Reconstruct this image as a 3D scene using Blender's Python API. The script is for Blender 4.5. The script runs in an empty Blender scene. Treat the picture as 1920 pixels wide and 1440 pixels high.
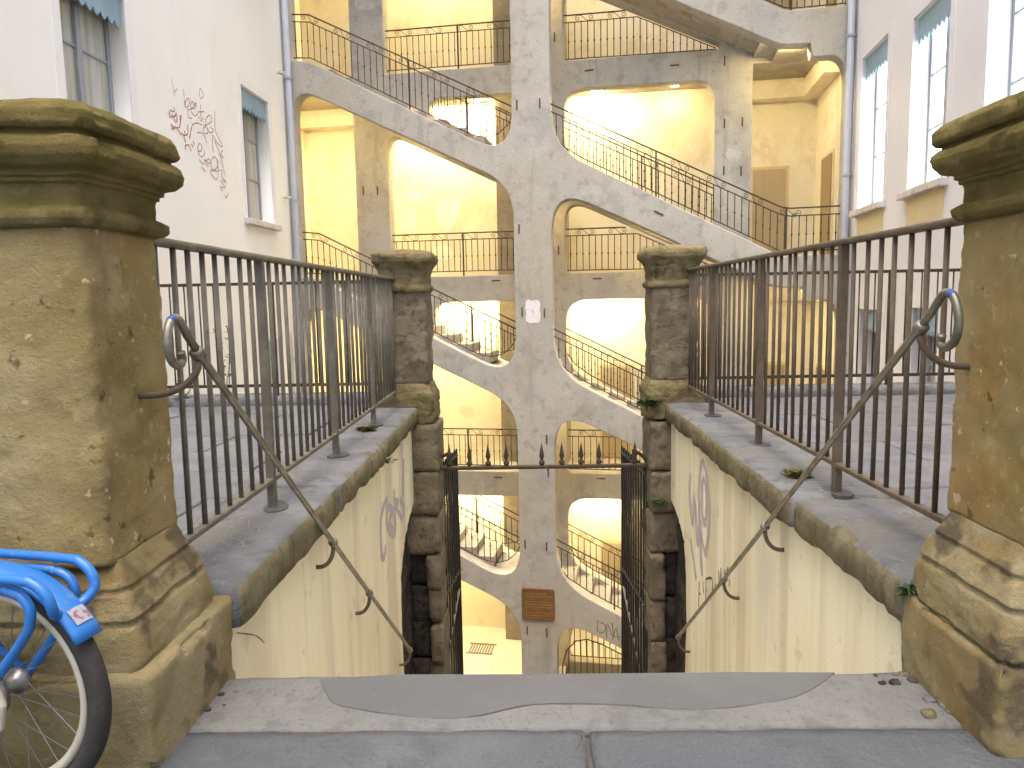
import bpy, bmesh, math, random
from mathutils import Vector, Matrix, noise
RAD = math.radians
rnd = random.Random(11)
sc = bpy.context.scene
COL = sc.collection

# ------------------------------------------------------------------ camera
_y, _p, _r = RAD(1.10), RAD(6.48), RAD(1.1)
_f = Vector((-math.sin(_y) * math.cos(_p), math.cos(_y) * math.cos(_p), -math.sin(_p)))
_r0 = Vector((math.cos(_y), math.sin(_y), 0))
_u0 = _r0.cross(_f)
_R = _r0 * math.cos(_r) - _u0 * math.sin(_r)
_U = _u0 * math.cos(_r) + _r0 * math.sin(_r)
cd = bpy.data.cameras.new('camera')
cd.sensor_fit = 'HORIZONTAL'; cd.sensor_width = 36; cd.lens = 26.006
cd.clip_start = 0.05; cd.clip_end = 2000
cam = bpy.data.objects.new('camera', cd)
cam.matrix_world = Matrix(((_R.x, _U.x, -_f.x, 0), (_R.y, _U.y, -_f.y, 0), (_R.z, _U.z, -_f.z, 0), (0, 0, 0, 1)))
COL.objects.link(cam); sc.camera = cam

# ------------------------------------------------------------------ sky, sun, exposure
SUN_EL, SUN_AZ = 76.0, 190.0      # the light comes from behind the camera, high up
w = bpy.data.worlds.new('World'); sc.world = w; w.use_nodes = True
nt = w.node_tree; bg = nt.nodes['Background']
sky = nt.nodes.new('ShaderNodeTexSky'); sky.sky_type = 'NISHITA'; sky.sun_disc = False
sky.sun_elevation = RAD(SUN_EL); sky.sun_rotation = RAD(SUN_AZ)
sky.air_density = 1.0; sky.dust_density = 5.5; sky.ozone_density = 1.0
nt.links.new(sky.outputs[0], bg.inputs[0]); bg.inputs[1].default_value = 0.15
sl = bpy.data.lights.new('sun', 'SUN'); sl.energy = 0.28; sl.angle = RAD(60); sl.color = (1.0, 0.88, 0.68)
so = bpy.data.objects.new('sun', sl); COL.objects.link(so)
_d = Vector((math.sin(RAD(SUN_AZ)) * math.cos(RAD(SUN_EL)), math.cos(RAD(SUN_AZ)) * math.cos(RAD(SUN_EL)), math.sin(RAD(SUN_EL))))
so.rotation_euler = _d.to_track_quat('Z', 'Y').to_euler()
so.location = (0, -6, 12)
vs = sc.view_settings
vs.view_transform = 'Standard'; vs.look = 'None'; vs.gamma = 1.0; vs.use_curve_mapping = False
vs.exposure = 1.68
LAMP = 210.0
sc.cycles.use_denoising = True
sc.cycles.max_bounces = 4; sc.cycles.diffuse_bounces = 3; sc.cycles.glossy_bounces = 2
sc.cycles.use_adaptive_sampling = True; sc.cycles.adaptive_threshold = 0.03
sc.cycles.sample_clamp_indirect = 6.0

# ------------------------------------------------------------------ materials
def mat(name, base, layers=(), rough=0.85, bump=0.2, bscale=45.0, bumps=None, metal=0.0, spec=0.3, emit=None, estr=0.0, coord='POS', trans=0.0, bdet=4, brough=.65):
    """layers: (scale, lo, hi, colour, amount, stretch xyz, detail)"""
    m = bpy.data.materials.new(name); m.use_nodes = True
    n = m.node_tree.nodes; l = m.node_tree.links
    b = n['Principled BSDF']
    b.inputs['Roughness'].default_value = rough
    b.inputs['Metallic'].default_value = metal
    b.inputs['Specular IOR Level'].default_value = spec
    b.inputs['Base Color'].default_value = (*base, 1)
    if trans: b.inputs['Transmission Weight'].default_value = trans
    if emit:
        b.inputs['Emission Color'].default_value = (*emit, 1); b.inputs['Emission Strength'].default_value = estr
    if coord == 'POS':
        g = n.new('ShaderNodeNewGeometry'); vec = g.outputs['Position']
    else:
        g = n.new('ShaderNodeTexCoord'); vec = g.outputs['Object']
    prev = None
    for i, L in enumerate(layers):
        scale, lo, hi, colr, amt = L[:5]
        st = L[5] if len(L) > 5 else (1, 1, 1)
        det = L[6] if len(L) > 6 else 3
        mp = n.new('ShaderNodeMapping'); mp.inputs['Scale'].default_value = st
        mp.inputs['Location'].default_value = (3.7 * i + 1.3, 1.9 * i, 2.3 * i)
        l.new(vec, mp.inputs['Vector'])
        tx = n.new('ShaderNodeTexNoise'); tx.inputs['Scale'].default_value = scale; tx.inputs['Detail'].default_value = det
        tx.inputs['Roughness'].default_value = 0.62
        l.new(mp.outputs[0], tx.inputs['Vector'])
        mr = n.new('ShaderNodeMapRange'); mr.inputs['From Min'].default_value = lo; mr.inputs['From Max'].default_value = hi
        mr.inputs['To Min'].default_value = 0; mr.inputs['To Max'].default_value = amt
        mr.interpolation_type = 'SMOOTHSTEP'
        l.new(tx.outputs['Fac'], mr.inputs['Value'])
        mx = n.new('ShaderNodeMix'); mx.data_type = 'RGBA'
        l.new(mr.outputs[0], mx.inputs[0])
        if prev is None: mx.inputs[6].default_value = (*base, 1)
        else: l.new(prev, mx.inputs[6])
        mx.inputs[7].default_value = (*colr, 1)
        prev = mx.outputs[2]
    if prev is not None: l.new(prev, b.inputs['Base Color'])
    if bump > 0:
        t1 = n.new('ShaderNodeTexNoise'); t1.inputs['Scale'].default_value = bscale; t1.inputs['Detail'].default_value = bdet
        t1.inputs['Roughness'].default_value = brough
        l.new(vec, t1.inputs['Vector'])
        bp = n.new('ShaderNodeBump'); bp.inputs['Strength'].default_value = bump; bp.inputs['Distance'].default_value = 0.02
        l.new(t1.outputs['Fac'], bp.inputs['Height']); l.new(bp.outputs[0], b.inputs['Normal'])
    return m

M = {}
M['conc'] = mat('weathered_concrete', (.385, .36, .305), [(.9, .36, .64, (.46, .435, .375), .8), (5, .52, .70, (.235, .22, .185), .5), (2.2, .54, .70, (.30, .28, .24), .55), (14, .56, .76, (.52, .50, .45), .45), (.6, .52, .66, (.41, .365, .275), .6), (30, .60, .72, (.19, .175, .145), .55), (4.5, .54, .72, (.26, .245, .205), .5, (1, 1, .12)), (1.1, .56, .66, (.32, .31, .30), .5)], bump=.4, bscale=22)
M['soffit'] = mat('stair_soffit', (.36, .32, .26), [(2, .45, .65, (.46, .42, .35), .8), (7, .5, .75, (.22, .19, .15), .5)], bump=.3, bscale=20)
M['step'] = mat('worn_step_stone', (0.345, 0.323, 0.285), [(6, .45, .7, (0.240, 0.225, 0.195), .7)], bump=.2)
M['plaster_in'] = mat('gallery_plaster', (.82, .75, .57), [(.8, .4, .65, (.85, .80, .66), .8), (2.2, .52, .66, (.70, .60, .41), .6), (5, .60, .68, (.88, .85, .76), .6), (1.5, .55, .68, (.66, .57, .40), .5, (1, 1, .2))], bump=.12, bscale=30)
M['wornpatch'] = mat('flaked_limewash', (.50, .475, .42), [(9, .45, .6, (.40, .38, .34), .8)], bump=.2)
M['patch_in'] = mat('fresh_plaster', (.88, .84, .72), bump=.05)
M['wall_l'] = mat('cream_render', (0.823, 0.799, 0.718), [(.5, .4, .65, (0.851, 0.837, 0.782), .8), (3, .5, .8, (0.743, 0.713, 0.623), .35, (1, 1, .3)), (30, .5, .8, (0.775, 0.746, 0.655), .3)], bump=.1, bscale=60)
M['wall_r'] = mat('lilac_render', (0.694, 0.673, 0.661), [(.5, .4, .65, (0.731, 0.716, 0.706), .8), (3, .5, .8, (0.636, 0.611, 0.584), .35, (1, 1, .3))], bump=.1, bscale=60)
M['ochre'] = mat('ochre_render', (.70, .58, .34), [(3, .45, .7, (.62, .48, .26), .6)], bump=.1)
M['trim'] = mat('pale_trim', (.79, .77, .73), [(4, .5, .75, (.68, .65, .6), .5)], bump=.08)
M['sillst'] = mat('sill_stone', (.62, .57, .52), [(7, .45, .7, (.42, .37, .32), .8)], bump=.25)
M['frame'] = mat('grey_window_wood', (.30, .31, .33), [(12, .45, .7, (.40, .41, .43), .6, (1, 1, .1))], rough=.55, bump=.08)
M['valance'] = mat('blue_grey_valance', (.25, .36, .42), [(5, .45, .7, (.32, .44, .5), .7)], rough=.6, bump=.05)
M['glass'] = mat('dim_window_glass', (.20, .21, .21), [(2, .4, .6, (.30, .30, .27), .7, (1, 1, .4))], rough=.12, bump=0, spec=.6)
M['curtain'] = mat('net_curtain', (.50, .49, .42), [(9, .4, .65, (.34, .33, .26), .8, (1, 1, .06))], rough=.9, bump=.2)
M['lit'] = mat('lit_window_pane', (.8, .85, .9), rough=.3, bump=0, emit=(.86, .94, 1.0), estr=2.4)
M['ochrepane'] = mat('ochre_pane', (.5, .45, .3), [(3, .4, .6, (.4, .36, .25), .7, (1, 1, .2))], rough=.2, bump=0)  # mottled ochre colour for the lower panes
M['zinc'] = mat('zinc_pipe', (.34, .36, .40), [(4, .45, .7, (.44, .46, .5), .7, (1, 1, .3))], rough=.5, bump=.05, metal=0.0)
M['pipecream'] = mat('painted_pipe', (.52, .52, .44), rough=.5, bump=.05)
M['iron'] = mat('dark_wrought_iron', (.055, .042, .03), [(20, .5, .75, (.14, .075, .035), .7)], rough=.6, bump=.1, metal=.3)
M['gateiron'] = mat('black_gate_iron', (.022, .019, .015), [(15, .5, .7, (.05, .04, .025), .6)], rough=.6, bump=.1)
M['tie'] = mat('rusty_tie_iron', (.10, .05, .03), [(18, .45, .7, (.2, .1, .05), .7)], rough=.8)
M['rail'] = mat('weathered_rail_iron', (0.135, 0.124, 0.094), [(9, .45, .65, (0.195, 0.180, 0.143), .8), (25, .57, .72, (0.158, 0.094, 0.045), .5), (40, .6, .75, (0.060, 0.053, 0.041), .6)], rough=.55, bump=.25, bscale=120, metal=.2)
M['railr'] = mat('rusty_rail_iron', (0.116, 0.090, 0.061), [(9, .45, .65, (0.160, 0.125, 0.086), .8), (25, .54, .72, (0.136, 0.072, 0.036), .6), (40, .6, .75, (0.048, 0.038, 0.027), .6)], rough=.6, bump=.25, bscale=120, metal=.2)
M['hand'] = mat('worn_steel_handrail', (.22, .21, .165), [(8, .42, .6, (.13, .125, .09), .8), (20, .55, .75, (.32, .32, .28), .7), (35, .6, .72, (.17, .07, .04), .6)], rough=.38, bump=.15, bscale=150, metal=.6)
M['bluepaint'] = mat('blue_paint_dab', (.035, .08, .22), rough=.5)
M['pillar'] = mat('weathered_sandstone', (0.387, 0.289, 0.120), [(2.0, .40, .62, (0.512, 0.416, 0.216), .9), (1.3, .50, .64, (0.262, 0.197, 0.070), .65), (5, .52, .68, (0.256, 0.191, 0.068), .6), (2.7, .52, .68, (0.333, 0.282, 0.103), .6), (1.7, .56, .66, (0.434, 0.268, 0.086), .6), (26, .58, .72, (0.589, 0.465, 0.250), .5), (1.9, .57, .70, (0.166, 0.122, 0.055), .6), (13, .63, .69, (0.132, 0.099, 0.039), .8), (17, .66, .70, (0.805, 0.690, 0.432), .7), (7, .60, .72, (0.541, 0.451, 0.250), .5)], bump=1.0, bscale=48, rough=.92, spec=.15, bdet=7, brough=.78)
M['pillard'] = mat('eroded_sandstone', (0.348, 0.277, 0.129), [(3, .42, .62, (0.432, 0.362, 0.201), .9), (4.2, .54, .62, (0.139, 0.110, 0.068), .85), (9, .52, .68, (0.240, 0.190, 0.079), .6), (2.3, .52, .68, (0.324, 0.203, 0.073), .6), (20, .55, .75, (0.505, 0.443, 0.290), .5)], bump=1.0, bscale=48, rough=.92, spec=.15, bdet=7, brough=.78)
M['pcap'] = mat('mossy_cap_stone', (0.218, 0.172, 0.057), [(3, .40, .62, (0.290, 0.230, 0.087), .9), (7, .52, .70, (0.129, 0.099, 0.033), .7), (2.4, .50, .66, (0.174, 0.155, 0.044), .8), (20, .58, .72, (0.386, 0.310, 0.156), .45)], bump=1.0, bscale=48, rough=.95, spec=.1, bdet=7, brough=.78)
M['moss'] = mat('dark_mossy_stone', (0.169, 0.134, 0.069), [(4, .42, .62, (0.231, 0.185, 0.100), .9), (9, .52, .68, (0.077, 0.065, 0.031), .8), (5, .52, .66, (0.100, 0.108, 0.035), .7)], bump=.8, bscale=40, rough=.95, spec=.1)
M['coping'] = mat('coping_stone', (0.125, 0.129, 0.130), [(3, .42, .62, (0.171, 0.176, 0.180), .9), (8, .5, .7, (0.080, 0.080, 0.078), .8), (1.7, .52, .66, (0.144, 0.137, 0.112), .7), (30, .56, .72, (0.225, 0.232, 0.233), .5)], bump=.6, bscale=45, rough=.85)
M['copface'] = mat('mossy_coping_face', (0.140, 0.120, 0.068), [(5, .42, .62, (0.192, 0.168, 0.100), .9), (12, .5, .7, (0.072, 0.064, 0.036), .8, (1, 1, .35)), (3, .55, .7, (0.112, 0.112, 0.048), .6)], bump=.7, bscale=40, rough=.95, spec=.1)
M['passwall'] = mat('passage_render', (0.817, 0.750, 0.512), [(1.2, .4, .65, (0.836, 0.788, 0.577), .9), (2.2, .48, .62, (0.627, 0.541, 0.363), .8, (1, 1, .06)), (9, .54, .7, (0.570, 0.522, 0.391), .4, (1, 1, .05)), (.9, .54, .68, (0.627, 0.580, 0.465), .55, (1, 1, .3)), (40, .5, .8, (0.703, 0.655, 0.484), .3), (6, .62, .72, (0.475, 0.427, 0.307), .5)], bump=.18, bscale=70)
M['rubble'] = mat('sooty_rubble', (.045, .04, .035), [(6, .45, .65, (.10, .08, .06), .8), (14, .5, .7, (.02, .018, .016), .8)], bump=.9, bscale=25, rough=.95, spec=.1)
M['quoin'] = mat('quoin_stone', (0.150, 0.124, 0.083), [(5, .42, .62, (0.210, 0.176, 0.120), .9), (11, .5, .7, (0.083, 0.068, 0.045), .8), (3, .55, .68, (0.090, 0.098, 0.045), .5)], bump=.8, bscale=30, rough=.95, spec=.1)
M['pave'] = mat('terrace_paving', (0.122, 0.127, 0.130), [(2, .42, .62, (0.156, 0.163, 0.168), .8), (7, .5, .72, (0.086, 0.088, 0.087), .7), (50, .6, .8, (0.208, 0.217, 0.214), .5)], bump=.4, bscale=60, rough=.7)
M['joint'] = mat('paving_bed', (.085, .082, .075), bump=.3)
M['slab'] = mat('street_slab', (0.088, 0.095, 0.099), [(2, .42, .62, (0.109, 0.117, 0.123), .8), (9, .5, .72, (0.066, 0.071, 0.074), .7), (1.2, .5, .7, (0.078, 0.088, 0.101), .6), (60, .58, .8, (0.133, 0.141, 0.145), .5), (90, .56, .66, (.09, .09, .09), .55), (14, .60, .70, (.12, .118, .11), .5)], bump=.7, bscale=60, rough=.75)
M['asphalt'] = mat('landing_mortar', (0.136, 0.136, 0.129), [(3, .42, .62, (0.158, 0.158, 0.151), .8), (12, .54, .68, (0.096, 0.096, 0.091), .6), (5, .58, .70, (0.183, 0.186, 0.182), .5), (45, .58, .72, (0.074, 0.073, 0.068), .6), (80, .57, .66, (.09, .088, .08), .6), (7, .60, .68, (.105, .10, .09), .6)], bump=.55, bscale=35, rough=.9)
M['tar'] = mat('smooth_asphalt_patch', (0.095, 0.097, 0.095), [(3, .4, .65, (0.112, 0.114, 0.109), .8), (60, .6, .75, (0.143, 0.150, 0.146), .5)], bump=.3, bscale=110, rough=.8)
M['court'] = mat('court_paving', (.30, .28, .24), [(2, .4, .65, (.36, .34, .3), .8)], bump=.3)
M['gfloor'] = mat('ground_floor_concrete', (.52, .49, .43), [(2, .45, .7, (.44, .41, .36), .6)], bump=.12)
M['door'] = mat('painted_door', (.46, .38, .24), [(10, .45, .7, (.40, .33, .2), .6, (1, 1, .1))], rough=.5, bump=.06)
M['doorb'] = mat('brown_door', (.30, .22, .12), rough=.5, bump=.06)
M['plaque'] = mat('copper_plaque', (.20, .10, .035), [(14, .45, .65, (.27, .15, .06), .8, (.4, 1, 2.5)), (30, .55, .7, (.13, .065, .025), .7)], rough=.5, bump=.2, metal=.15)
M['plaquelet'] = mat('plaque_lettering', (.34, .21, .10), rough=.5, bump=0, metal=.2)
M['paper'] = mat('torn_white_paper', (.74, .70, .68), [(12, .5, .68, (.58, .50, .49), .7), (25, .6, .7, (.45, .18, .2), .5)], bump=.2)
M['red'] = mat('red_marker', (.47, .27, .25), bump=0)
M['redb'] = mat('bright_red_marker', (.48, .20, .17), bump=0)
M['purple'] = mat('faded_purple_spray', (.47, .42, .42), bump=0)
M['black'] = mat('black_marker', (.13, .10, .06), bump=0)
M['scratch'] = mat('pale_scratch', (.19, .19, .19), bump=0)
M['grate'] = mat('grate_iron', (.16, .16, .15), rough=.6, metal=.3)
M['lamp'] = mat('lit_lamp_glass', (1, 1, 1), bump=0, emit=(1.0, .79, .41), estr=LAMP)
M['lampweak'] = mat('lit_small_lamp_glass', (1, 1, 1), bump=0, emit=(1.0, .79, .41), estr=LAMP * .8)
M['lampmid'] = mat('lit_tiny_lamp_glass', (1, 1, 1), bump=0, emit=(1.0, .74, .34), estr=LAMP * .3)
M['lampcase'] = mat('lamp_housing', (.6, .6, .58), bump=0)
M['leaf'] = mat('weed_leaf', (0.042, 0.070, 0.017), [(30, .45, .65, (0.077, 0.105, 0.028), .8)], rough=.7, bump=0)
M['drymoss'] = mat('dry_moss', (.13, .12, .035), [(40, .45, .65, (.075, .085, .02), .8)], rough=.95, bump=.5)
M['bblue'] = mat('bike_blue_paint', (.020, .145, .44), [(5, .5, .7, (.03, .12, .33), .7), (45, .62, .70, (.16, .20, .24), .6), (18, .6, .75, (.10, .10, .09), .45)], rough=.38, bump=.05, bscale=200, spec=.5, coord='OBJ')
M['tyre'] = mat('tyre_rubber', (.035, .033, .03), [(30, .5, .7, (.07, .062, .05), .6)], rough=.85, bump=.1)
M['rim'] = mat('dull_alloy_rim', (.46, .43, .34), [(15, .5, .7, (.33, .27, .17), .6)], rough=.45, bump=.05, metal=.15)
M['chrome'] = mat('dusty_alloy', (.32, .32, .31), rough=.35, metal=.8, bump=.05)
M['saddle'] = mat('saddle_vinyl', (.03, .03, .03), rough=.6, bump=.05)
M['sticker'] = mat('red_white_sticker', (.30, .32, .36), [(55, .50, .58, (.25, .06, .08), .9)], rough=.4, bump=0)

# ------------------------------------------------------------------ mesh helpers
class MB:
    def __init__(s): s.v = []; s.f = []
    def add(s, vs_, fs):
        o = len(s.v); s.v += [tuple(p) for p in vs_]; s.f += [tuple(i + o for i in f) for f in fs]; return s
    def box(s, x0, x1, y0, y1, z0, z1):
        return s.add([(x0, y0, z0), (x1, y0, z0), (x1, y1, z0), (x0, y1, z0), (x0, y0, z1), (x1, y0, z1), (x1, y1, z1), (x0, y1, z1)],
                     [(0, 3, 2, 1), (4, 5, 6, 7), (0, 1, 5, 4), (1, 2, 6, 5), (2, 3, 7, 6), (3, 0, 4, 7)])
    def prism(s, pts, fn, d0, d1):
        """closed 2-D outline, fn(a, b, d) gives the 3-D point"""
        n = len(pts); vs_ = [fn(a, b, d0) for a, b in pts] + [fn(a, b, d1) for a, b in pts]
        fs = [tuple(range(n)), tuple(range(2 * n - 1, n - 1, -1))] + [(i, i + n, (i + 1) % n + n, (i + 1) % n) for i in range(n)]
        return s.add(vs_, fs)
    def tube(s, pts, r, n=8, closed=False, ry=None):
        pts = [Vector(p) for p in pts]; m = len(pts)
        rr = r if isinstance(r, (list, tuple)) else [r] * m
        tang = []
        for i in range(m):
            a = pts[(i - 1) % m] if (closed or i > 0) else pts[0]
            b = pts[(i + 1) % m] if (closed or i < m - 1) else pts[-1]
            t = b - a; tang.append(t.normalized() if t.length > 1e-9 else Vector((0, 0, 1)))
        up = Vector((0, 0, 1)) if abs(tang[0].z) < .9 else Vector((1, 0, 0))
        x = tang[0].cross(up).normalized()
        vs_ = []
        for i in range(m):
            t = tang[i]; x = (x - t * x.dot(t)).normalized(); y = t.cross(x)
            for k in range(n):
                a = 2 * math.pi * (k + .5) / n
                vs_.append(pts[i] + x * (math.cos(a) * rr[i]) + y * (math.sin(a) * (rr[i] if ry is None else ry)))
        fs = []
        for i in range(m if closed else m - 1):
            j = (i + 1) % m
            for k in range(n):
                fs.append((i * n + k, i * n + (k + 1) % n, j * n + (k + 1) % n, j * n + k))
        if not closed:
            fs.append(tuple(range(n - 1, -1, -1))); fs.append(tuple((m - 1) * n + k for k in range(n)))
        return s.add(vs_, fs)
    def lathe(s, prof, n=12, c=(0, 0, 0)):
        vs_ = []; m = len(prof)
        for r, z in prof:
            for k in range(n):
                a = 2 * math.pi * k / n; vs_.append((c[0] + r * math.cos(a), c[1] + r * math.sin(a), c[2] + z))
        fs = [(i * n + k, i * n + (k + 1) % n, (i + 1) * n + (k + 1) % n, (i + 1) * n + k) for i in range(m - 1) for k in range(n)]
        fs += [tuple(range(n - 1, -1, -1)), tuple((m - 1) * n + k for k in range(n))]
        return s.add(vs_, fs)
    def mesh(s, name, material, smooth=False):
        me = bpy.data.meshes.new(name); me.from_pydata([tuple(p) for p in s.v], [], s.f)
        me.validate(); me.update(); me.materials.append(M[material])
        if smooth: me.shade_smooth()
        return me
    def build(s, name, material, parent=None, smooth=False, bevel=0, seg=2):
        return link(name, s.mesh(name, material, smooth), parent, bevel, seg)

def link(name, me, parent=None, bevel=0, seg=2):
    o = bpy.data.objects.new(name, me); COL.objects.link(o)
    if parent is not None: o.parent = parent
    if bevel:
        b = o.modifiers.new('bevel', 'BEVEL'); b.width = bevel; b.segments = seg; b.limit_method = 'ANGLE'; b.angle_limit = RAD(40)
    return o
def put(name, me, parent, loc=(0, 0, 0), rot=(0, 0, 0), scale=(1, 1, 1)):
    o = bpy.data.objects.new(name, me); COL.objects.link(o); o.parent = parent
    o.location = loc; o.rotation_euler = rot; o.scale = scale
    return o
def empty(name, loc=(0, 0, 0), rz=0.0):
    o = bpy.data.objects.new(name, None); COL.objects.link(o); o.location = loc; o.rotation_euler = (0, 0, rz); o.empty_display_size = .2
    return o
def tag(o, label, cat, group=None):
    o['label'] = label; o['category'] = cat
    if group: o['group'] = group
    return o
def struct(o): o['kind'] = 'structure'; return o

def fillet(poly, n=8):
    """poly: (x, y, tangent length); returns the outline with rounded corners"""
    out = []; m = len(poly)
    for i in range(m):
        p0 = Vector(poly[i - 1][:2]); p = Vector(poly[i][:2]); p1 = Vector(poly[(i + 1) % m][:2]); t = poly[i][2]
        if t <= 1e-4: out.append(tuple(p)); continue
        a = p + (p0 - p).normalized() * min(t, (p0 - p).length * .49); b = p + (p1 - p).normalized() * min(t, (p1 - p).length * .49)
        for k in range(n + 1):
            s_ = k / n; out.append(tuple(a * (1 - s_) ** 2 + p * 2 * s_ * (1 - s_) + b * s_ * s_))
    return out

def worn(pl, amp=.006, step=.16):
    out = []
    for i in range(len(pl)):
        a = Vector(pl[i]); b = Vector(pl[(i + 1) % len(pl)]); n = max(1, int((b - a).length / step))
        nn = Vector((-(b - a).y, (b - a).x)); nn = nn.normalized() if nn.length > 1e-6 else nn
        for k in range(n):
            p = a + (b - a) * (k / n); d = noise.fractal(Vector((p.x, p.y, 3.1)) * 2.2, 1.0, 2.0, 4) * amp
            out.append(tuple(p + nn * d))
    return out

def smooth(P, sub=5):
    P = [Vector(p) for p in P]; Q = []
    for i in range(len(P) - 1):
        p0 = P[max(0, i - 1)]; p1 = P[i]; p2 = P[i + 1]; p3 = P[min(len(P) - 1, i + 2)]
        for k in range(sub):
            t = k / sub; Q.append(.5 * ((2 * p1) + (p2 - p0) * t + (2 * p0 - 5 * p1 + 4 * p2 - p3) * t * t + (3 * p1 - p0 - 3 * p2 + p3) * t ** 3))
    return Q + [P[-1]]

def plate(name, outer, holes, d0, d1, material, bevel=.012):
    """a wall cut out of an outline with holes; local x = along, z = up, y from d0 to d1"""
    cu = bpy.data.curves.new(name, 'CURVE'); cu.dimensions = '2D'; cu.fill_mode = 'BOTH'
    cu.extrude = (d1 - d0) / 2 - bevel; cu.bevel_depth = bevel; cu.bevel_resolution = 1; cu.offset = -bevel
    for pl in [outer] + holes:
        sp = cu.splines.new('POLY'); sp.points.add(len(pl) - 1); sp.use_cyclic_u = True
        for i, (a, b) in enumerate(pl): sp.points[i].co = (a, b, 0, 1)
    ob = bpy.data.objects.new(name, cu); COL.objects.link(ob)
    dg = bpy.context.evaluated_depsgraph_get()
    me = bpy.data.meshes.new_from_object(ob.evaluated_get(dg))
    bpy.data.objects.remove(ob); bpy.data.curves.remove(cu)
    mid = (d0 + d1) / 2
    for v in me.vertices: v.co = (v.co.x, mid - v.co.z, v.co.y)
    me.materials.clear(); me.materials.append(M[material]); me.name = name
    return me

def nz(p, s, oct=4): return noise.fractal(Vector(p) * s, 1.0, 2.0, oct)

def stone(name, b, material, parent=None, seg=.05, amp=.008, r=.015, ns=6.0, loc=None, chips=0.0):
    """a block with rounded, uneven faces; b = x0,x1,y0,y1,z0,z1"""
    x0, x1, y0, y1, z0, z1 = b
    bm = bmesh.new(); c = Vector(((x0 + x1) / 2, (y0 + y1) / 2, (z0 + z1) / 2)); h = Vector(((x1 - x0) / 2, (y1 - y0) / 2, (z1 - z0) / 2))
    cnt = [max(2, min(60, int(round(2 * h[i] / seg)))) for i in range(3)]
    vm = {}
    def vert(i, j, k):
        key = (i, j, k)
        if key not in vm:
            q = Vector((-h.x + 2 * h.x * i / cnt[0], -h.y + 2 * h.y * j / cnt[1], -h.z + 2 * h.z * k / cnt[2]))
            rr = min(r, h.x * .9, h.y * .9, h.z * .9)
            inn = Vector((max(-h.x + rr, min(h.x - rr, q.x)), max(-h.y + rr, min(h.y - rr, q.y)), max(-h.z + rr, min(h.z - rr, q.z))))
            d = q - inn
            nrm = d.normalized() if d.length > 1e-6 else Vector((0, 0, 1))
            q = inn + nrm * rr
            w_ = q + c
            dd = nz(w_, ns) * amp
            if chips:
                e = nz(w_ + Vector((9, 3, 5)), ns * .7)
                edge = sum(1 for t, hh in zip((q.x, q.y, q.z), h) if abs(t) > hh - rr * 1.6)
                if edge >= 2 and e > .05: dd -= chips * min(1, (e - .05) * 4)
            vm[key] = bm.verts.new(w_ + nrm * dd)
        return vm[key]
    for ax in range(3):
        a, b_ = [(1, 2), (2, 0), (0, 1)][ax]
        for side in (0, cnt[ax]):
            for i in range(cnt[a]):
                for j in range(cnt[b_]):
                    ids = []
                    for di, dj in ((0, 0), (1, 0), (1, 1), (0, 1)):
                        k = [0, 0, 0]; k[ax] = side; k[a] = i + di; k[b_] = j + dj; ids.append(vert(*k))
                    if side == 0: ids.reverse()
                    bm.faces.new(ids)
    me = bpy.data.meshes.new(name); bm.to_mesh(me); bm.free(); me.materials.append(M[material]); me.shade_smooth()
    o = link(name, me, parent)
    return o

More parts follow.
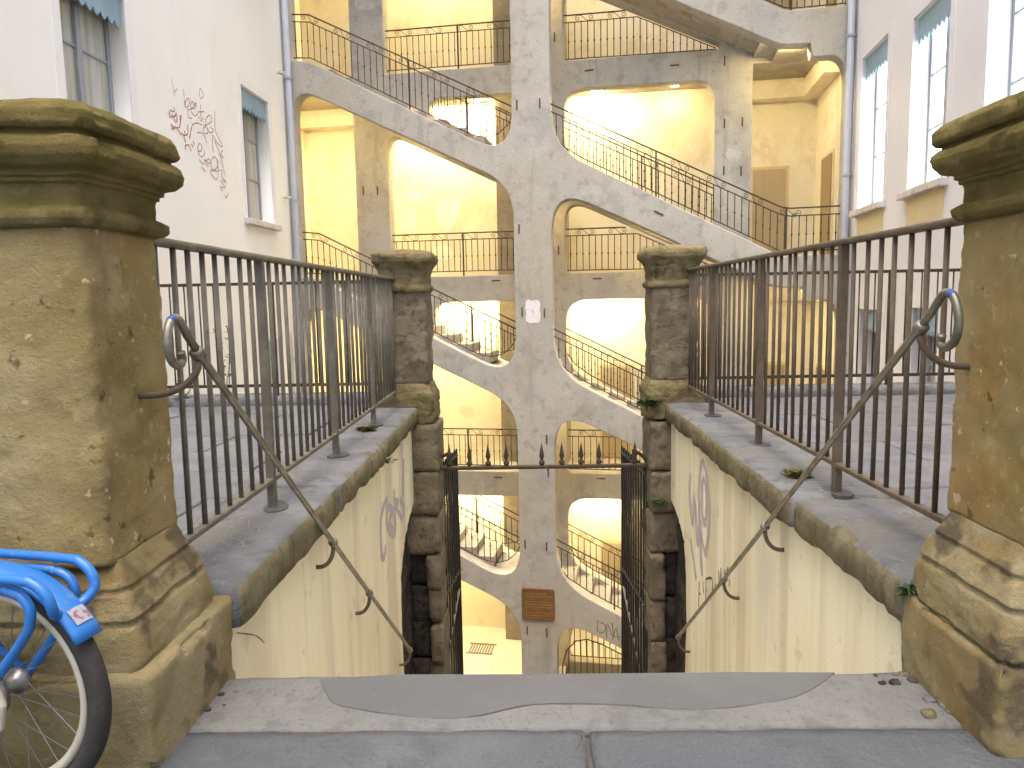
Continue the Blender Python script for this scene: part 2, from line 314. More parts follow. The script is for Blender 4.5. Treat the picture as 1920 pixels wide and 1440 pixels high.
def loft(name, cx, cy, prof, material, parent, rc=.02, dz=.012, npc=14, amp=.006, ns=7.0, rough_edge=.0, dome=0.0, asp=1.0, chip=0.0):
    """square shaft swept along a profile of (z, half width), with eroded surfaces"""
    zs = []
    for (za, ha), (zb, hb) in zip(prof[:-1], prof[1:]):
        k = max(1, int(abs(zb - za) / dz + abs(hb - ha) / dz))
        for i in range(k): t = i / k; zs.append((za + (zb - za) * t, ha + (hb - ha) * t))
    zs.append(prof[-1])
    vs_ = []; per = 4 * npc
    for z, h in zs:
        for k in range(per):
            sd = k // npc; t = (k % npc) / npc * 2 - 1
            x, y = (1, t) if sd == 0 else ((-t, 1) if sd == 1 else ((-1, -t) if sd == 2 else (t, -1)))
            x *= h; y *= h
            ix = max(-h + rc, min(h - rc, x)); iy = max(-h + rc, min(h - rc, y)); dx, dy = x - ix, y - iy
            L = math.hypot(dx, dy)
            nx, ny = (dx / L, dy / L) if L > 1e-9 else (0, 0)
            x, y = ix + nx * rc, iy + ny * rc
            w_ = Vector((cx + x, cy + y * asp, z))
            d = nz(w_, ns) * amp + nz(w_ * 1.0 + Vector((4, 4, 4)), ns * 4, 3) * amp * .45
            if rough_edge and abs(nx) > .2 and abs(ny) > .2:
                e = nz(w_ + Vector((7, 1, 2)), ns * 1.3); d -= max(0, e) * rough_edge
            if chip:
                e = nz(w_ * 1.0 + Vector((2, 6, 4)), 8.0, 3)
                if e > .18 and L > 1e-9: d -= chip * min(1.0, (e - .18) * 5) * min(1.0, max(0.0, (h - .19) * 25))
            vs_.append((w_.x + nx * d, w_.y + ny * d, z + nz(w_ + Vector((1, 8, 2)), ns * .8) * amp * .8))
    m = len(zs); fs = []
    for i in range(m - 1):
        for k in range(per):
            fs.append((i * per + k, i * per + (k + 1) % per, (i + 1) * per + (k + 1) % per, (i + 1) * per + k))
    mb = MB(); mb.add(vs_, fs)
    # top: rings towards the middle
    top0 = (m - 1) * per; prev = list(range(top0, top0 + per)); zt = prof[-1][0]
    for q in range(1, 8):
        s_ = 1 - q / 8; cur = []
        for k in range(per):
            bx, by, bz = mb.v[top0 + k]
            x = cx + (bx - cx) * s_; y = cy + (by - cy) * s_
            z = zt + dome * (1 - s_ * s_) + nz((x, y, zt), ns) * amp * 1.2
            cur.append(len(mb.v)); mb.v.append((x, y, z))
        for k in range(per): mb.f.append((prev[k], prev[(k + 1) % per], cur[(k + 1) % per], cur[k]))
        prev = cur
    mb.f.append(tuple(prev)); mb.f.append(tuple(range(per - 1, -1, -1)))
    return mb.build(name, material, parent, smooth=True)

def ribbon(strokes, fn, wd, sub=4):
    """flat pen strokes laid on a surface; fn(a, b, lift)"""
    mb = MB()
    for si, st in enumerate(strokes):
        P = [Vector(p) for p in st]
        if len(P) < 2: continue
        Q = []
        for i in range(len(P) - 1):
            p0 = P[max(0, i - 1)]; p1 = P[i]; p2 = P[i + 1]; p3 = P[min(len(P) - 1, i + 2)]
            for k in range(sub):
                t = k / sub
                Q.append(.5 * ((2 * p1) + (p2 - p0) * t + (2 * p0 - 5 * p1 + 4 * p2 - p3) * t * t + (3 * p1 - p0 - 3 * p2 + p3) * t ** 3))
        Q.append(P[-1])
        vs_ = []
        for i, q in enumerate(Q):
            t = (Q[min(i + 1, len(Q) - 1)] - Q[max(0, i - 1)])
            t = t.normalized() if t.length > 1e-6 else Vector((1, 0))
            nn = Vector((-t.y, t.x)); ww = wd * (.65 + .5 * abs(math.sin(i * .9 + len(Q))))
            for sg in (-1, 1):
                g = q + nn * (ww * sg / 2); vs_.append(fn(g.x, g.y, .002 + si * .0003 + i * .00002))
        mb.add(vs_, [(2 * i, 2 * i + 1, 2 * i + 3, 2 * i + 2) for i in range(len(Q) - 1)])
    return mb
# traced pen strokes, in the coordinates of the walls they are on
GRAF_RED_A= [[(-4.31, 2.96), (-4.28, 2.84), (-4.26, 2.74)], [(-4.26, 2.8), (-4.18, 2.86)], [(-4.01, 2.91), (-4.0, 2.79), (-4.0, 2.67)], [(-3.99, 2.74), (-3.88, 2.82), (-3.86, 2.76), (-3.97, 2.67), (-3.97, 2.76)], [(-3.51, 3.06), (-3.55, 2.96), (-3.5, 2.91), (-3.43, 2.99), (-3.5, 3.06)], [(-3.68, 2.77), (-3.79, 2.8), (-3.83, 2.71), (-3.7, 2.74), (-3.67, 2.82), (-3.8, 2.7), (-3.92, 2.66), (-3.92, 2.56), (-3.82, 2.57)], [(-3.83, 2.66), (-3.73, 2.62), (-3.64, 2.68)], [(-3.53, 2.83), (-3.56, 2.71), (-3.53, 2.6), (-3.63, 2.64)], [(-3.63, 2.7), (-3.44, 2.75)], [(-3.5, 2.65), (-3.47, 2.63)], [(-3.49, 2.55), (-3.39, 2.58), (-3.22, 2.67), (-3.27, 2.74), (-3.41, 2.65), (-3.4, 2.56), (-3.5, 2.51), (-3.47, 2.44), (-3.36, 2.48), (-3.38, 2.55), (-3.31, 2.49), (-3.18, 2.54), (-3.27, 2.58)], [(-3.09, 2.84), (-3.12, 2.61), (-3.06, 2.5), (-2.9, 2.38), (-3.04, 2.38), (-3.22, 2.48)], [(-3.87, 2.39), (-3.82, 2.48), (-3.68, 2.54), (-3.54, 2.54)], [(-3.7, 2.4), (-3.58, 2.43), (-3.47, 2.4), (-3.42, 2.32)], [(-3.22, 2.45), (-3.25, 2.34), (-3.22, 2.22)], [(-3.67, 2.15), (-3.72, 2.19), (-3.64, 2.27), (-3.58, 2.23), (-3.62, 2.17), (-3.71, 2.15), (-3.63, 2.09), (-3.51, 2.15), (-3.53, 2.19)], [(-3.7, 2.04), (-3.56, 2.0), (-3.52, 2.07), (-3.37, 2.04), (-3.36, 2.11), (-3.49, 2.05), (-3.41, 1.99)], [(-3.62, 1.95), (-3.51, 1.91)], [(-3.05, 2.1), (-3.2, 2.17), (-3.32, 2.08), (-3.29, 1.97), (-3.12, 2.04), (-3.14, 2.12), (-3.09, 1.98), (-3.29, 1.97), (-3.35, 1.91), (-3.18, 1.85), (-3.11, 1.95)], [(-2.91, 2.32), (-2.98, 2.25), (-2.87, 2.2)], [(-3.17, 2.41), (-3.03, 2.26), (-2.95, 2.12), (-2.88, 1.96)], [(-3.07, 2.0), (-2.97, 2.01), (-3.01, 1.92), (-2.86, 1.86), (-2.99, 1.87)], [(-3.06, 1.85), (-2.9, 1.77), (-3.07, 1.76), (-3.01, 1.7)], [(-2.95, 1.66), (-2.89, 1.62), (-2.81, 1.7)]]
GRAF_RED_B= [[(-4.31, 2.6), (-4.3, 2.54), (-4.41, 2.53), (-4.43, 2.45), (-4.3, 2.48), (-4.25, 2.54)], [(-4.38, 2.49), (-4.33, 2.46), (-4.3, 2.42), (-4.25, 2.43), (-4.25, 2.51), (-4.32, 2.48)], [(-4.39, 2.37), (-4.39, 2.34), (-4.19, 2.37), (-4.16, 2.53)], [(-4.41, 2.29), (-4.27, 2.34), (-4.18, 2.29), (-4.11, 2.3)], [(-4.12, 2.54), (-4.18, 2.39)], [(-4.12, 2.28), (-4.05, 2.3), (-4.07, 2.35)], [(-4.09, 2.28), (-4.05, 2.2)], [(-3.97, 2.45), (-3.97, 2.34), (-4.05, 2.29)], [(-3.86, 2.44), (-3.94, 2.27)], [(-4.06, 2.1), (-4.07, 2.15), (-3.97, 2.18), (-3.91, 2.11)], [(-3.9, 2.21), (-3.85, 2.18)], [(-3.84, 2.26), (-3.81, 2.22)]]
GRAF_PURPLE_R= [[(4.64, -1.66), (4.78, -1.55), (4.84, -1.33), (4.81, -1.16), (4.75, -1.07), (4.65, -1.12), (4.56, -1.29), (4.57, -1.48), (4.64, -1.66)], [(4.68, -1.47), (4.75, -1.4), (4.76, -1.26), (4.71, -1.18), (4.64, -1.23), (4.63, -1.39), (4.68, -1.47)], [(5.08, -1.23), (5.12, -1.33), (5.1, -1.44), (5.01, -1.57), (4.97, -1.36), (4.91, -1.54), (4.85, -1.67), (4.83, -1.42)], [(5.07, -1.69), (4.96, -1.84), (4.89, -1.92)], [(4.78, -1.47), (4.77, -1.7), (4.72, -1.83)]]
GRAF_BLACK_R= [[(4.62, -1.81), (4.46, -1.75), (4.46, -1.85)], [(4.62, -1.81), (4.62, -1.96)], [(4.8, -1.9), (4.81, -2.08)], [(4.7, -1.86), (4.67, -1.93)], [(4.79, -1.98), (4.76, -1.97)], [(4.38, -1.75), (4.37, -1.76)], [(4.31, -1.64), (4.29, -1.72)], [(4.25, -1.6), (4.26, -1.66)], [(4.1, -1.54), (4.13, -1.58)], [(4.17, -1.58), (4.18, -1.64)], [(4.07, -1.6), (4.07, -1.64)], [(4.59, -1.87), (4.58, -1.88)]]
GRAF_PURPLE_L= [[(4.45, -1.59), (4.45, -1.41), (4.49, -1.32), (4.66, -1.27), (4.69, -1.32), (4.65, -1.42), (4.77, -1.52), (4.87, -1.57), (4.95, -1.56), (4.95, -1.4)], [(4.97, -1.28), (4.94, -1.35), (5.11, -1.41), (4.95, -1.37), (5.24, -1.57), (5.31, -1.5), (5.17, -1.41)], [(4.7, -1.33), (4.89, -1.4), (4.73, -1.44), (4.94, -1.57)], [(4.57, -1.54), (4.55, -1.6), (4.45, -1.59)], [(5.38, -1.16), (5.29, -1.42)]]
GRAF_DNAA= [[(1.29, -6.03), (1.29, -6.25), (1.4, -6.27), (1.44, -6.13), (1.31, -6.06)], [(1.46, -6.4), (1.47, -6.1), (1.58, -6.36), (1.56, -6.07)], [(1.57, -6.42), (1.63, -6.17), (1.68, -6.41)], [(1.73, -6.46), (1.82, -6.21), (1.83, -6.43)], [(1.59, -6.34), (1.84, -6.35)]]
SCRATCH_L= [[(-1.144, 2.44), (-1.073, 2.389), (-1.049, 2.436)], [(-1.089, 2.522), (-1.033, 2.452), (-0.982, 2.434), (-1.008, 2.502), (-1.069, 2.556), (-1.067, 2.611)], [(-1.08, 2.63), (-1.03, 2.591), (-1.018, 2.685), (-0.984, 2.607)], [(-1.004, 2.665), (-0.981, 2.683), (-0.977, 2.743), (-1.017, 2.787)], [(-1.151, 2.56), (-1.137, 2.595)], [(-1.04, 2.647), (-1.071, 2.747)]]
PATCH= [(-0.621, 2.054), (-0.582, 1.979), (-0.522, 1.909), (-0.279, 1.848), (-0.138, 1.858), (0.005, 1.908), (0.222, 1.905), (0.432, 1.875), (0.642, 1.909), (0.78, 1.97), (0.886, 2.066)]
# ================================================================== the stair tower
TH = RAD(9)
ZG = -7.62
tower = empty('stair_tower', (0, 13.6, 0), -TH)
tag(tower, 'tall open concrete stair tower with zigzag flights and yellow lit galleries', 'building')
S = 4.0
Lt = lambda u: 3.30 - .51 * (u + 1.71)
Lb = lambda u: 2.56 - .483 * (u + 1.22)
Rt = lambda u: 2.13 - .513 * (u - 1.59)
Rb = lambda u: 1.60 - .466 * (u - 1.40)
WB, WI0, WI1 = 2.8, 1.2, 1.5
UL, UR = -5.4, 5.56
TOP = 9.1
holes = []
for k in range(-2, 3):
    dz = -S * k
    tl = [(-4.33, TOP, .0), (-.18, TOP, .0)] if k == -2 else [(-4.33, Lb(-4.33) + dz, .55), (-.18, Lb(-.18) + dz, .6)]
    tr = [(.51, TOP, 0), (5.42, TOP, 0)] if k == -2 else [(.51, Rb(.51) + dz, .8), (4.38, .13 + dz, .12), (4.85, .12 + dz, .01), (4.88, -.10 + dz, .05), (5.42, -.10 + dz, .48)]
    if k < 2:
        bl = [(-.18, Lt(-.18) + dz - S, .8), (-4.0, 4.47 + dz - S, .08), (-4.33, 4.5 + dz - S, .01)]
        br = [(5.42, .66 + dz - S, .01), (4.45, Rt(4.45) + dz - S, .08), (.51, Rt(.51) + dz - S, .7)]
    else:
        bl = [(-.18, -9.3, 0), (-4.33, -9.3, 0)]; br = [(5.42, -9.3, 0), (.51, -9.3, 0)]
    holes.append(worn(fillet(tl + bl))); holes.append(worn(fillet(tr + br)))
link('front_frame', plate('front_frame', [(-4.42, -9.6), (5.52, -9.6), (5.52, TOP + .3), (-4.42, TOP + .3)], holes, 0, .3, 'conc'), tower)
holes = []
for k in range(-1, 3):
    dz = -S * k
    holes.append(fillet([(-2.05, 3.98 + dz, .28), (-.25, 3.98 + dz, .22), (-.25, Lt(-.25) + dz, .45), (-2.05, Lt(-2.05) + dz, .12)]))
    holes.append(fillet([(-2.93, Lb(-2.93) + dz, .35), (-.25, Lb(-.25) + dz, .45), (-.25, (.5 if k < 2 else -1.4) + dz, .02), (-2.93, (.5 if k < 2 else -1.4) + dz, .02)]))
    holes.append(fillet([(.63, 3.98 + dz, .42), (3.44, 3.98 + dz, .4), (3.44, Rt(3.44) + dz, .3), (.63, Rt(.63) + dz, .45)]))
    holes.append(fillet([(.63, Rb(.63) + dz, .5), (3.52, Rb(3.52) + dz, .03), (3.52, .5 + dz, .02), (.63, .5 + dz, .12)]))
link('inner_frame', plate('inner_frame', [(-3.63, -9.5), (4.1, -9.5), (4.1, TOP), (-3.63, TOP)], holes, WI0, WI1, 'conc'), tower)
# back and side walls
MB().box(UL - .2, UR + .2, WB, WB + .25, -9.6, TOP).build('back_wall', 'plaster_in', tower)
MB().box(UL - .2, UL, .301, WB, -9.6, TOP).build('side_wall', 'plaster_in', tower)
MB().box(UR, UR + .2, .0, WB, -9.6, TOP).build('side_wall', 'plaster_in', tower)
MB().box(UL - .2, -4.43, .0, .3, -9.6, TOP).build('light_stop_wall', 'plaster_in', tower)  # unseen closing wall, added to keep light from leaking in
MB().box(UL - .2, UR + .2, 0, WB + .25, TOP + .31, TOP + .5).build('roof_slab', 'conc', tower)
for k in range(-1, 3):
    z = 4.5 - S * k
    m_ = MB().box(UL, UR, WI1, WB, z - .26, z - .02)
    m_.box(UL, -4.02, .3, WI1, z - .30, z - .024).box(4.42, UR, .3, WI1, z - .30, z - .024)
    m_.box(-4.02, -3.63, WI0, WI1, z - .30, z - .024).box(4.1, 4.42, WI0, WI1, z - .3, z - .024)
    m_.build('gallery_slab', 'soffit', tower)
    # downstand at the head of the back wall
    MB().box(UL, -2.9, WB - .32, WB, z - .62, z - .26).build('bulkhead', 'plaster_in', tower)
    MB().box(4.0, UR - .3, WB - .32, WB, z - .62, z - .26).box(UR - .3, UR, .9, WB, z - .62, z - .26).build('bulkhead', 'plaster_in', tower)
    MB().box(-.92, .55, WB - .55, WB, z - .02, z + S - .26).build('pier', 'soffit', tower)
    if k == 2: continue
# ground floor slab
MB().box(UL, .55, -6, WB, ZG - .3, ZG).box(.55, UR, WI0, WB, ZG - .3, ZG + .1).build('ground_floor', 'gfloor', tower)
MB().box(-.92, .55, WB - .55, WB, ZG, -3.8).build('pier', 'soffit', tower)

# flights: sloping soffit slab and single steps
stepL = MB().box(-.02, .365, 0, .9, -.19, 0).mesh('step', 'step')
stepR = MB().box(-.02, .335, 0, .9, -.2, 0).mesh('step', 'step')
for k in range(-1, 3):
    dz = -S * k
    pts = [(-4.0, Lb(-4.0) + .06), (-.5, Lb(-.5) + .05), (.65, Rb(.65) + .05), (4.42, .23), (4.42, .44), (.6, 2.42), (-.7, 2.5), (-4.0, 4.14)]
    fl = MB().prism(pts, lambda a, b, d: (a, d, b + dz), .3, WI0).build('stair_flight', 'soffit', tower)
    for i in range(9): put('step', stepL, fl, (-4.0 + .361 * i, .3, dz + 4.47 - .172 * (i + .5)))
    MB().box(-.76, .52, .3, WI0, 2.5 + dz, 2.75 + dz).build('step', 'step', fl)
    for i in range(12): put('step', stepR, fl, (.5 + .329 * i, .3, dz + 2.75 - .1875 * (i + 1)))
    if k == -1:   # patches of bare brick on the highest soffit
        for u0 in (1.9, 2.35, 2.8, 3.3):
            zz = Rb(u0) + .05 + dz
            MB().prism([(u0, zz - .008), (u0 + .2, zz - .093 - .008), (u0 + .2, zz - .07), (u0, zz + .02)], lambda a, b, d: (a, d, b), .36, .72).build('bare_brick', 'doorb', fl)

# doors on the galleries
def door(u0, u1, z0, z1, m_='door'):
    d = MB().box(u0 - .06, u1 + .06, WB - .03, WB - .001, z0, z1 + .06).build('door', 'ochre', tower)
    MB().box(u0, u1, WB - .045, WB - .03, z0, z1).build('leaf', m_, d, bevel=.004)
    MB().lathe([(.012, 0), (.026, .01), (.026, .03), (.012, .04)], 8, (u1 - .1, WB - .07, z0 + 1.0)).build('knob', 'chrome', d)
door(4.35, 5.0, .5, 2.55); door(4.5, 5.05, -3.5, -1.46); door(1.25, 1.86, -3.5, -1.5); door(1.25, 1.86, ZG + .1, -5.45); door(4.4, 5.05, 4.5, 6.55)
for z0 in (4.48, .48, -3.52):
    d = MB().box(UL + .001, UL + .03, 1.3, 2.2, z0, z0 + 2.15).build('door', 'ochre', tower)
    MB().box(UL + .03, UL + .05, 1.37, 2.13, z0, z0 + 2.08).build('leaf', 'door', d)
    d = MB().box(UR - .03, UR - .001, 1.2, 2.1, z0, z0 + 2.15).build('door', 'ochre', tower)
    MB().box(UR - .05, UR - .03, 1.27, 2.03, z0, z0 + 2.08).build('leaf', 'doorb', d)
# blue notice disc by the right door
MB().prism([(5.18 + .05 * math.cos(a * .6283), 1.62 + .05 * math.sin(a * .6283)) for a in range(10)], lambda a, b, d: (a, d, b), WB - .02, WB - .001).build('notice_disc', 'valance', tower)
# pale repair patches on the back wall
def blob(u, z, rx, rz, seed, n=22):
    r_ = random.Random(seed); ph = [r_.uniform(0, 6.28) for _ in range(4)]
    return [(u + rx * (1 + .13 * math.sin(2 * a + ph[0]) + .09 * math.sin(3 * a + ph[1]) + .04 * math.sin(7 * a + ph[2])) * math.cos(a),
             z + rz * (1 + .13 * math.sin(2 * a + ph[0]) + .09 * math.sin(3 * a + ph[1]) + .04 * math.sin(7 * a + ph[3])) * math.sin(a)) for a in [2 * math.pi * i / n for i in range(n)]]
for (u, z, a, b, sd) in ((-3.06, 1.80, .2, .27, 1), (-2.13, 1.92, .27, .33, 2), (-2.28, 1.08, .2, .2, 3), (-2.87, 2.33, .14, .14, 4)):
    MB().prism(blob(u, z, a, b, sd), lambda p, q, d: (p, d, q), WB - .004, WB).build('repair_patch', 'patch_in', tower)
# worn white patch on the right column and on the left column
MB().prism(blob(3.78, 2.62, .12, .16, 21), lambda p, q, d: (p, d, q), WI0 - .004, WI0).build('repair_patch', 'wornpatch', tower)
MB().prism(blob(-3.3, 5.85, .2, .12, 9), lambda p, q, d: (p, d, q), WI0 - .004, WI0).build('repair_patch', 'wornpatch', tower)
# iron ties let into the faces
tie_v = MB().box(-.013, .013, -.012, .02, -.085, .085).mesh('tie_iron', 'tie')
for (u, z) in ((-.08, 3.44), (.33, 3.44), (-.08, 1.27), (-.05, -.22), (.36, -.25), (.37, -2.58), (.39, -3.21), (-.07, -4.61), (.34, -4.64), (-.06, -6.32), (.32, -6.34)):
    put('tie_iron', tie_v, tower, (u, 0, z), (0, rnd.uniform(-.04, .04), 0))
for (u, z, a) in ((3.61, 3.17, 0), (3.93, 3.18, 0), (3.61, 2.32, 0), (3.92, 2.30, 0), (-3.47, 2.26, 0), (-3.17, 2.25, 0), (.47, 4.94, 0), (.5, .95, 0), (-.76, .39, 1.57), (1.25, .38, 1.57), (1.12, 4.29, 1.5), (2.70, 4.27, 1.57), (-.8, -3.62, 1.57), (1.3, -3.6, 1.57), (3.6, 3.98 + .3, 0)):
    put('tie_iron', tie_v, tower, (u, WI0, z), (0, a, 0))
put('tie_iron', tie_v, tower, (2.40, 0, 1.46), (0, 1.57 + .47, 0))
# floor grate in the ground floor
g = MB()
for i in range(9): g.box(-1.62 + .06 * i, -1.62 + .06 * i + .03, 1.52, 1.92, ZG + .001, ZG + .012)
g.box(-1.67, -1.07, 1.47, 1.52, ZG + .001, ZG + .014).box(-1.67, -1.07, 1.92, 1.97, ZG + .001, ZG + .014)
g.build('floor_grate', 'grate', tower)

# gallery lamps: flat ceiling fittings behind the beams
lampm = MB().lathe([(.11, -.07), (.14, -.012)], 8).mesh('lamp_glass', 'lamp', True)
casem = MB().lathe([(.15, -.012), (.16, -.005), (.16, 0)], 14).mesh('lamp', 'lampcase')
lampt = MB().lathe([(.08, -.05), (.1, -.012)], 8).mesh('lamp_glass', 'lampmid', True)
lampw = MB().lathe([(.12, -.032), (.14, -.012)], 8).mesh('lamp_glass', 'lampweak', True)
for k in range(-1, 3):
    zc = 4.5 - S * k - .26
    for (u, wl, zl, ms) in ((-2.65, 2.3, zc, lampm), (-1.3, 2.3, zc, lampm), (1.2, 2.3, zc, lampm), (2.75, 2.3, zc, lampt), (-4.75, .8, zc - .04, lampw), (.08, .75, Lb(.08) - S * k + .02, lampt)):
        if k == -1 and wl == .8: continue
        lo = put('ceiling_lamp', casem, tower, (u, wl, zl))
        put('lamp_glass', ms, lo)

for k in range(-1, 3):
    zs_ = .12 - S * k
    MB().box(4.45, 4.8, .305, .345, zs_ + .035, zs_ + .065).build('strip_lamp', 'lampweak', tower)
# thin strip lamps tucked behind the edges of the flights
for k in range(0, 3):
    dz = -S * k
    for fn_, u in ((Lb, -2.3), (Rb, 2.5)):
        sl_ = fn_(u + 1) - fn_(u)
        MB().prism([(u - .3, fn_(u - .3) + .025), (u + .3, fn_(u + .3) + .025), (u + .3, fn_(u + .3) + .05), (u - .3, fn_(u - .3) + .05)], lambda a, b, d: (a, d, b + dz), .305, .335).build('strip_lamp', 'lampmid', tower)

# ------------------------------------------------------------------ wrought-iron railings on the tower
def nearest_z(poly, u):
    for (a, za), (b, zb) in zip(poly[:-1], poly[1:]):
        if a <= u <= b: return za + (zb - za) * (u - a) / (b - a) if b > a else za
    return poly[0][1] if u < poly[0][0] else poly[-1][1]
BAL = MB().lathe([(.0085, 0), (.0085, .44), (.015, .46), (.015, .49), (.0085, .51), (.0085, 1)], 6).mesh('baluster', 'iron')
POST = MB().box(-.014, .014, -.014, .014, 0, 1).mesh('post', 'iron')
def _spiral(c, s0, s1, dirn, r0=.052, n=18):
    return [(c[0] + (r0 * (1 - .8 * t)) * math.cos(s0 + dirn * t * 8.6), 0, c[1] + (r0 * (1 - .8 * t)) * math.sin(s0 + dirn * t * 8.6)) for t in [i / n for i in range(n + 1)]]
_sA = _spiral((-.125, .0), 1.57, 0, 1); _sB = _spiral((.125, 0), -1.57, 0, 1)
SCROLL = MB().tube(_sA[::-1] + [(-.05, 0, .045), (.05, 0, -.045)] + _sB, .0055, 5).mesh('scroll', 'iron')
def railing(top, second, bottom, w_, dz, u0, u1, posts=(), scroll_every=.62, sp=.118, scrolls=None):
    """top / second / bottom: polylines (u, z)"""
    mb = MB()
    P = lambda pl: [(a, w_, b + dz) for a, b in pl]
    if top: mb.tube(P(top), .02, 6, ry=.013)
    mb.tube(P(second), .010, 6); mb.tube(P(bottom), .010, 6)
    r = mb.build('railing', 'iron', tower)
    n = max(1, int((u1 - u0) / sp))
    for i in range(n + 1):
        u = u0 + (u1 - u0) * i / n
        zb = nearest_z(bottom, u); zt = nearest_z(second, u)
        if zt - zb < .03: continue
        put('baluster', BAL, r, (u, w_, zb + dz), (0, 0, 0), (1, 1, zt - zb))
    for u in posts:
        zb = nearest_z(bottom, u) - .12; zt = nearest_z(top or second, u)
        put('post', POST, r, (u, w_, zb + dz), (0, 0, 0), (1, 1, zt - zb))
    if top:
        a0, a1 = max(top[0][0], u0), min(top[-1][0], u1)
        u = a0 + .3
        while u < a1 - .15:
            zt = nearest_z(top, u); z2 = nearest_z(second, u); sl_ = (nearest_z(top, u + .1) - nearest_z(top, u - .1)) / .2
            put('scroll', SCROLL, r, (u, w_, (zt + z2) / 2 + dz), (0, -math.atan(sl_), 0))
            u += scroll_every
    return r
sh = lambda pl, d: [(a, b + d) for a, b in pl]
TL = [(-4.40, 5.38), (-4.0, 5.34), (-.2, 3.46)]
BLo = [(-4.40, 4.60), (-4.0, 4.57), (-1.05, 3.06), (-.85, 2.98), (-.65, 2.95), (-.45, 3.0), (-.28, 3.14), (-.2, 3.3)]
TR = [(.48, 3.47), (4.46, 1.50), (4.62, 1.47), (5.44, 1.48)]
BR = [(.5, 3.05), (.58, 2.88), (.75, 2.69), (1.1, 2.47), (4.45, .76), (4.6, .74), (5.44, .75)]
for k in range(-1, 3):
    dz = -S * k
    railing(TL, sh(TL, -.13), BLo, .15, dz, -4.28, -.3, posts=(-2.1,))
    if k < 2: railing(TR, sh(TR, -.13), BR, .15, dz, .6, 5.36, posts=(2.35, 4.55))
    else: railing([(.48, 3.47), (4.46, 1.5)], [(.48, 3.34), (4.46, 1.37)], BR[:5], .15, dz, .6, 4.4, posts=(1.6, 3.2))
    railing([(-2.0, 4.35), (-.25, 3.49)], [(-2.0, 4.22), (-.25, 3.36)], [(-2.0, 3.52), (-1.0, 3.02), (-.7, 2.95), (-.45, 3.0), (-.25, 3.2)], 1.27, dz, -1.98, -.32, posts=(-1.3,))
    railing([(.62, 3.42), (3.46, 2.0)], [(.62, 3.29), (3.46, 1.87)], [(.62, 2.95), (.8, 2.7), (1.1, 2.48), (3.1, 1.46), (3.46, 1.28)], 1.27, dz, .7, 3.4, posts=(2.1,))
    # galleries
    zf = .5
    if k < 2: railing([(-2.95, zf + .86), (-.25, zf + .86)], [(-2.95, zf + .73), (-.25, zf + .73)], [(-2.95, zf + .1), (-.25, zf + .1)], 1.33, dz, -2.85, -.3, posts=(-1.45,))
    railing([(.62, zf + .86), (1.8, zf + .86)], [(.62, zf + .73), (2.02, zf + .73), (3.45, zf + .06)], [(.62, zf + .06), (3.46, zf + .04)], 1.33, dz, .72, 3.3)
railing([(-2.95, 9.3 - .1), (-.25, 9.2)], [(-2.95, 9.1), (-.25, 9.1)], [(-2.95, 8.6), (-.25, 8.6)], 1.33, 0, -2.85, -.3)
# arched grille rail under the lowest right-hand flight
_ar = [(.6, -8.9), (.6, -7.05), (.68, -6.75), (.86, -6.55), (1.08, -6.5), (1.35, -6.58), (4.0, -7.82)]
gr = MB().tube([(a, .15, b) for a, b in _ar], .013, 6).build('railing', 'iron', tower)
for i in range(28):
    u = .72 + .118 * i; zt = nearest_z(_ar[2:], u) if u > .68 else -6.75
    put('baluster', BAL, gr, (u, .15, -8.9), (0, 0, 0), (1, 1, zt + 8.9))

# plaque, torn paper and scratched letters on the central column
pq = MB().box(-.14, .47, -.03, -.001, -6.08, -5.48).build('plaque', 'plaque', None, bevel=.006)
pq.location = (0, 13.6, 0); pq.rotation_euler = (0, 0, -TH); tag(pq, 'brown copper plaque with faint lettering on the central column', 'plaque')
fr = MB()
for b in ((-.14, .47, -5.51, -5.47), (-.14, .47, -6.09, -6.05), (-.15, -.115, -6.05, -5.51), (.445, .48, -6.05, -5.51)): fr.box(b[0], b[1], -.036, -.012, b[2], b[3])
fr.build('plaque_frame', 'plaque', pq)
lt = MB()
r_ = random.Random(4)
for i in range(9):
    z = -5.56 - i * .054; u = -.09
    if i in (2, 6): continue
    e = .42 if i % 3 else .3
    while u < e:
        wd = r_.uniform(.02, .07); lt.box(u, min(u + wd, .43), -.0325, -.0295, z - .012, z); u += wd + .014
lt.build('lettering', 'plaquelet', pq)
pp = MB()
rp = random.Random(3)
out = []
for a in range(26):
    t = 2 * math.pi * a / 26; sx = .135 * max(-1, min(1, 1.35 * math.cos(t))); sz = .205 * max(-1, min(1, 1.35 * math.sin(t)))
    out.append((.15 + sx + rp.uniform(-.02, .012), -.21 + sz + rp.uniform(-.025, .015)))
pp.prism(out, lambda a, b, d: (a, d, b), -.005, -.0005)
pp = pp.build('torn_poster', 'paper', None); pp.location = (0, 13.6, 0); pp.rotation_euler = (0, 0, -TH)
tag(pp, 'torn white poster scrap stuck on the central column', 'poster')
ribbon(GRAF_DNAA, lambda a, b, d: (a, -d, b), .014).build('scratched_letters', 'black', tower)
# ================================================================== ground and setting
struct(MB().box(-300, 300, -300, 300, -9.2, -8.95).build('ground', 'court', None))
struct(MB().box(-9, 9, 6.5, 13.3, -8.9, ZG).build('lower_court', 'court', None))
street = struct(MB().box(-30, 30, -40, 2.03, -1.6, -1.125).build('street', 'joint', None))
